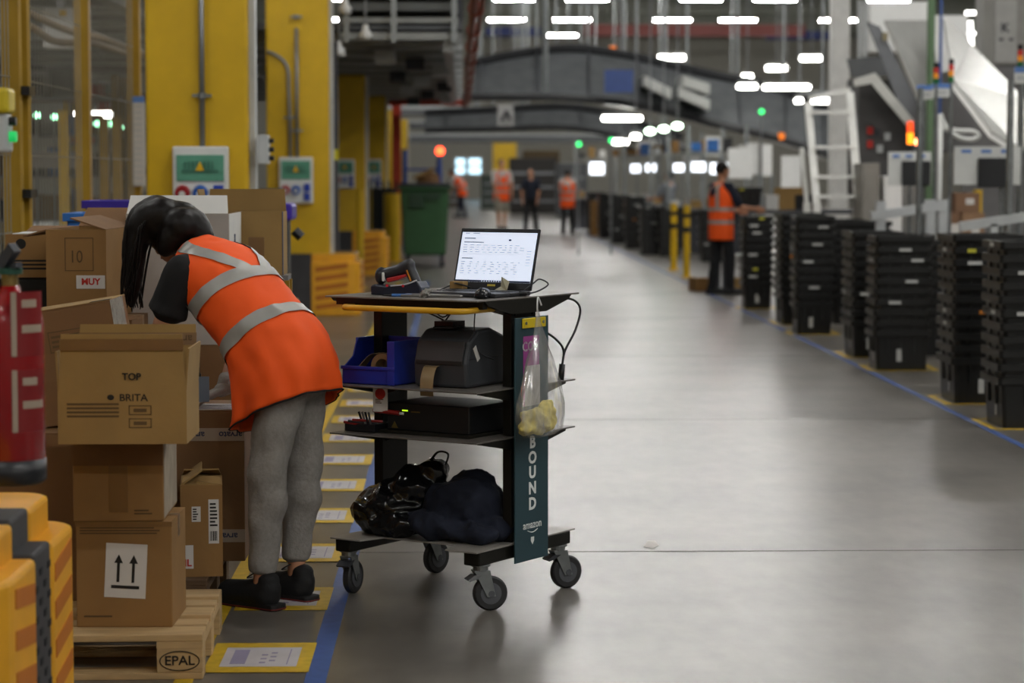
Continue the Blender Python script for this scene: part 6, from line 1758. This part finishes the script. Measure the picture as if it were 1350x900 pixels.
# tall white boards among the stations
for k, (x0, x1, y0, y1, Y) in enumerate(((960, 992, 195, 235, 40), (1005, 1018, 190, 232, 39), (985, 1000, 188, 230, 43), (930, 950, 180, 205, 47), (840, 870, 185, 205, 58), (900, 925, 190, 212, 52), (1030, 1056, 205, 250, 38))):
    a = at(x0, y1, Y); c = at(x1, y0, Y)
    t = E('white_screen_panel', (a.x, Y, 0), 0, 'pale upright partition panel number side by the packing stations'.replace(' number side', ''), 'panel', 'pale partition panels at the stations')
    MB().bb(a.x, c.x, Y, Y + .05, a.z, c.z).build('board', whitep, t, world=True)
    for xx in (a.x, c.x): MB().bb(xx - .02, xx + .02, Y + .01, Y + .05, 0, a.z + .05).build('leg', galv, t, world=True)
# long overhead signs by the aisle
p = at(666, 152, 60); t = E('hanging_sign', p, 0, 'white hanging aisle sign with a black symbol above the aisle', 'sign')
a = at(656, 166, 60); c = at(677, 138, 60); MB().bb(a.x, c.x, 60, 60.03, a.z, c.z).build('board', mat('dim_white', 'A9A8A6', .6), t, world=True)
b = MB().bar(at(661, 160, 59.98), at(668, 146, 59.98), .04, .07); b.bar(at(668, 146, 59.98), at(672, 158, 59.98), .04, .07); b.build('symbol', dgrey, t, world=True)
for xx in (a.x + .05, c.x - .05): MB().cyl((xx, 60, c.z), (xx, 60, HC), .012, n=6).build('wire', grey, t, world=True)
t = E('hanging_post', at(719, 60, 48), 0, 'thin grey vertical drop post hanging from the roof beside the arch', 'post')
a = at(719, 0, 48); MB().cyl((a.x, 48, at(719, 120, 48).z), (a.x, 48, HC), .06, n=8).build('post_body', galv, t, world=True)
# far dark machinery and carts at the end of the aisle
for k, (x0, x1, y0, m, Y, lab) in enumerate(((634, 655, 230, mat('far_green', '3C463E', .7), 100, 'dark green machine under the far windows'), (672, 735, 208, mat('far_dark', '2E2B28', .7), 90, 'dark shelving unit behind the walking people'), (690, 738, 198, mat('far_amber', '4A3A1C', .7), 96, 'amber-black banner unit above the dark shelving'), (735, 775, 215, mat('far_grey', '4E5052', .7), 84, 'grey machine housing right of the person at the counter'), (590, 606, 236, mat('far_brown', '4C4238', .7), 105, 'brown crate pile left of the far windows'))):
    a = at(x0, y0, Y); c = at(x1, y0, Y); t = E('far_machine', (a.x, Y, 0), 0, lab, 'machine')
    MB().bb(a.x, c.x, Y, Y + 2, 0, a.z).build('housing', m, t, world=True, bevel=.05)
    for q in range(3): MB().bb(a.x + .1, c.x - .1, Y - .03, Y, a.z * (.2 + q * .25), a.z * (.2 + q * .25) + .1).build('shelf_edge', grey, t, world=True)
p = at(664, 190, 108); tag(MB().bb(p.x - .5, p.x + .6, 108, 108.4, 0, at(664, 183, 108).z).build('yellow_pillar', yel, base=(p.x, 108, 0)), 'yellow pillar at the far end behind the tall person', 'column')

# ================================================================== LEFT FENCE AND RACKS
t = E('mesh_fence', (-2.6, 13.6, 0), 0, 'yellow posted wire mesh fence beside the mezzanine columns', 'fence')
fy = [8.5, 11.05, 13.6, 16.15, 18.7, 21.2]
for y in fy:
    MB().bb(-2.65, -2.55, y - .05, y + .05, 0, 3.05).build('post', dyel, t, world=True)
wirem = mat('fence_wire', '8C897E', .5, .3)
for i in range(len(fy) - 1):
    pn = MB()
    for zz in (.35, .8, 1.25, 1.7, 2.15, 2.6, 3.0):
        pn.bar((-2.6, fy[i] + .06, zz), (-2.6, fy[i + 1] - .06, zz), .006, .006)
    n = 24
    for q in range(n):
        y = fy[i] + .1 + (fy[i + 1] - fy[i] - .2) * q / (n - 1); pn.bb(-2.603, -2.597, y - .003, y + .003, .1, 3.05)
    tag(pn.build('wire_panel', wirem, t, world=True), kind='stuff')
MB().bb(-2.66, -2.54, 13.76, 13.86, 0, 3.05).build('post', dyel, t, world=True)
for zz in (2.05, 1.45): MB().bb(-2.6, -2.5, 13.6, 13.8, zz, zz + .05).build('hinge', blkp, t, world=True)
# tan cables over the fence
cab = mat('tan_cable', '8C7A60', .6)
for k, pts in enumerate((((0, -6), (40, 18), (95, 42), (140, 52), (190, 72)), ((-5, 10), (45, 38), (75, 55), (120, 57), (160, 68), (190, 74)))):
    pp = [at(x, y, 14.5 + i * 1.2 + (x / 200) * .5) for i, (x, y) in enumerate(pts)]
    tag(MB().tube(spline(pp), .028, 8).build('cable_hose', cab, smooth=True, base=pp[0]), ('upper' if k == 0 else 'lower') + ' tan cable hose sagging along the fence top', 'hose')
a = at(57, 64, 19); c = at(115, 10, 19)
t = E('junction_box', (a.x, 19, a.z), 0, 'white junction box with a yellow sticker above the fence', 'electrical box')
MB().bb(a.x, c.x, 19, 19.2, a.z, c.z).build('housing', white, t, world=True, bevel=.015); q = at(83, 17, 18.99); MB().box(q, (.05, .01, .05)).build('sticker', yel, t, world=True)
MB().bb(a.x + .1, a.x + .16, 19.05, 19.15, c.z, 3.3).build('bracket', grey, t, world=True)
a = at(175, 245, 18.6); c = at(190, 127, 18.6)
t = E('notice_strip', (a.x, 18.6, a.z), 0, 'tall white notice strip with blue head hanging on the fence post', 'notice')
MB().bb(a.x, c.x, 18.6, 18.62, a.z, c.z - .05).build('sheet', paper, t, world=True); MB().bb(a.x, c.x, 18.6, 18.62, c.z - .05, c.z).build('blue_head', bl, t, world=True)
b = MB()
for q in range(14): zz = a.z + (c.z - a.z) * q / 15; b.bb(a.x + .015, c.x - .02, 18.597, 18.6, zz + .01, zz + .02)
tag(b.build('printed_lines', lgrey, t, world=True), kind='stuff')
# racks behind the fence
random.seed(9)
rk = [(-8.6, 30), (-6.9, 34), (-9.5, 40), (-7.4, 44), (-11.5, 48)]
for k, (x, y) in enumerate(rk):
    t = E('storage_rack', (x, y, 0), 0, 'yellow storage rack bay behind the wire fence', 'rack', 'racks behind the fence')
    for xx in (0, 1.9):
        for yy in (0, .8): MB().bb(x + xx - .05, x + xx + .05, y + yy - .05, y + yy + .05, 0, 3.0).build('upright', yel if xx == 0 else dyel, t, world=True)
    for z in (.2, .9, 1.55, 2.15, 2.7):
        MB().bb(x, x + 1.9, y - .02, y + .82, z - .03, z).build('shelf', grey if k % 2 else redp, t, world=True)
        xx = x + .1
        while xx < x + 1.7:
            w_ = random.uniform(.15, .4); h_ = random.uniform(.15, .42); cn, m = random.choice((('black', blkp), ('black', blkp), ('dark grey', dgrey), ('pale grey', lgrey), ('brown', card), ('dark brown', card2), ('steel grey', grey), ('red', redink), ('light blue', lblue)))
            tag(MB().bb(xx, xx + w_, y + .05, y + .5, z + .001, z + h_).build('stored_box', m, base=(xx, y, z)), cn + ' stored box on the racks behind the wire fence', 'box', cn + ' boxes on the racks behind the fence')
            xx += w_ + random.uniform(.02, .12)
for k, (x, y, w_) in enumerate(((103, 151, 10), (127, 151, 18), (142, 151, 12))):
    p = at(x, y, 42 - .5); L = w_ * 42 / F; t = E('rack_lamp', p, 0, 'lit tube lamp among the racks behind the fence', 'lamp', 'lamps behind the fence')
    MB().box(p, (L, .1, .1)).build('tube', tube_m, t, world=True, bevel=.02); MB().cyl(p, (p.x, p.y, 3.3), .01, n=6).build('hanger', grey, t, world=True)
for x, y in ((49, 152), (72, 154), (128, 163), (144, 163), (158, 168)):
    p = at(x, y, 29); t = E('indicator_lamp', p, 0, 'small pale green indicator lamp on a pole behind the fence', 'lamp', 'green indicator lamps behind the fence')
    MB().ell(p, (.04, .04, .035)).build('lens', mat('pale_green_led', 'A8FFC8', .4, emit=5), t, world=True, smooth=True); MB().cyl((p.x, p.y, 0), p, .012, n=6).build('pole', galv, t, world=True)
a = at(34, 222, 27); c = at(108, 200, 27)
bp_ = MB().bb(a.x, c.x, 27, 27.1, a.z, c.z)
for xx in (a.x + .05, c.x - .05): bp_.bb(xx - .02, xx + .02, 27.02, 27.08, 0, a.z)
tag(bp_.build('banner_panel', mat('banner_grey', '8A8684', .6), base=(a.x, 27, a.z)), 'pale grey banner panel on the conveyor behind the fence', 'panel')
for px, m in ((83, yel), (136, dyel), (153, dyel)):
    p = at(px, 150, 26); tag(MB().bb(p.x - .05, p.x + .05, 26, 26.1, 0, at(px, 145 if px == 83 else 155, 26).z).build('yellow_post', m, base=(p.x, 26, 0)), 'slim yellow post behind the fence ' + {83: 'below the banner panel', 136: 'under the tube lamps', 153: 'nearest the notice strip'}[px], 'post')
# overhead services above the racks
for k, (y0, y1, Y, m) in enumerate(((124, 134, 36, redb), (60, 72, 30, galv), (20, 30, 26, galv), (84, 92, 34, dgrey), (40, 46, 28, lgrey))):
    a = at(-30, y1, Y); c = at(203, y0, Y)
    tag(MB().bb(a.x, c.x, Y, Y + .3, a.z, c.z).build('service_duct', m, base=(a.x, Y, a.z)), ('dull red beam', 'broad galvanised duct', 'high galvanised duct', 'dark cable duct', 'slim pale duct')[k] + ' crossing above the racks behind the fence', 'duct')
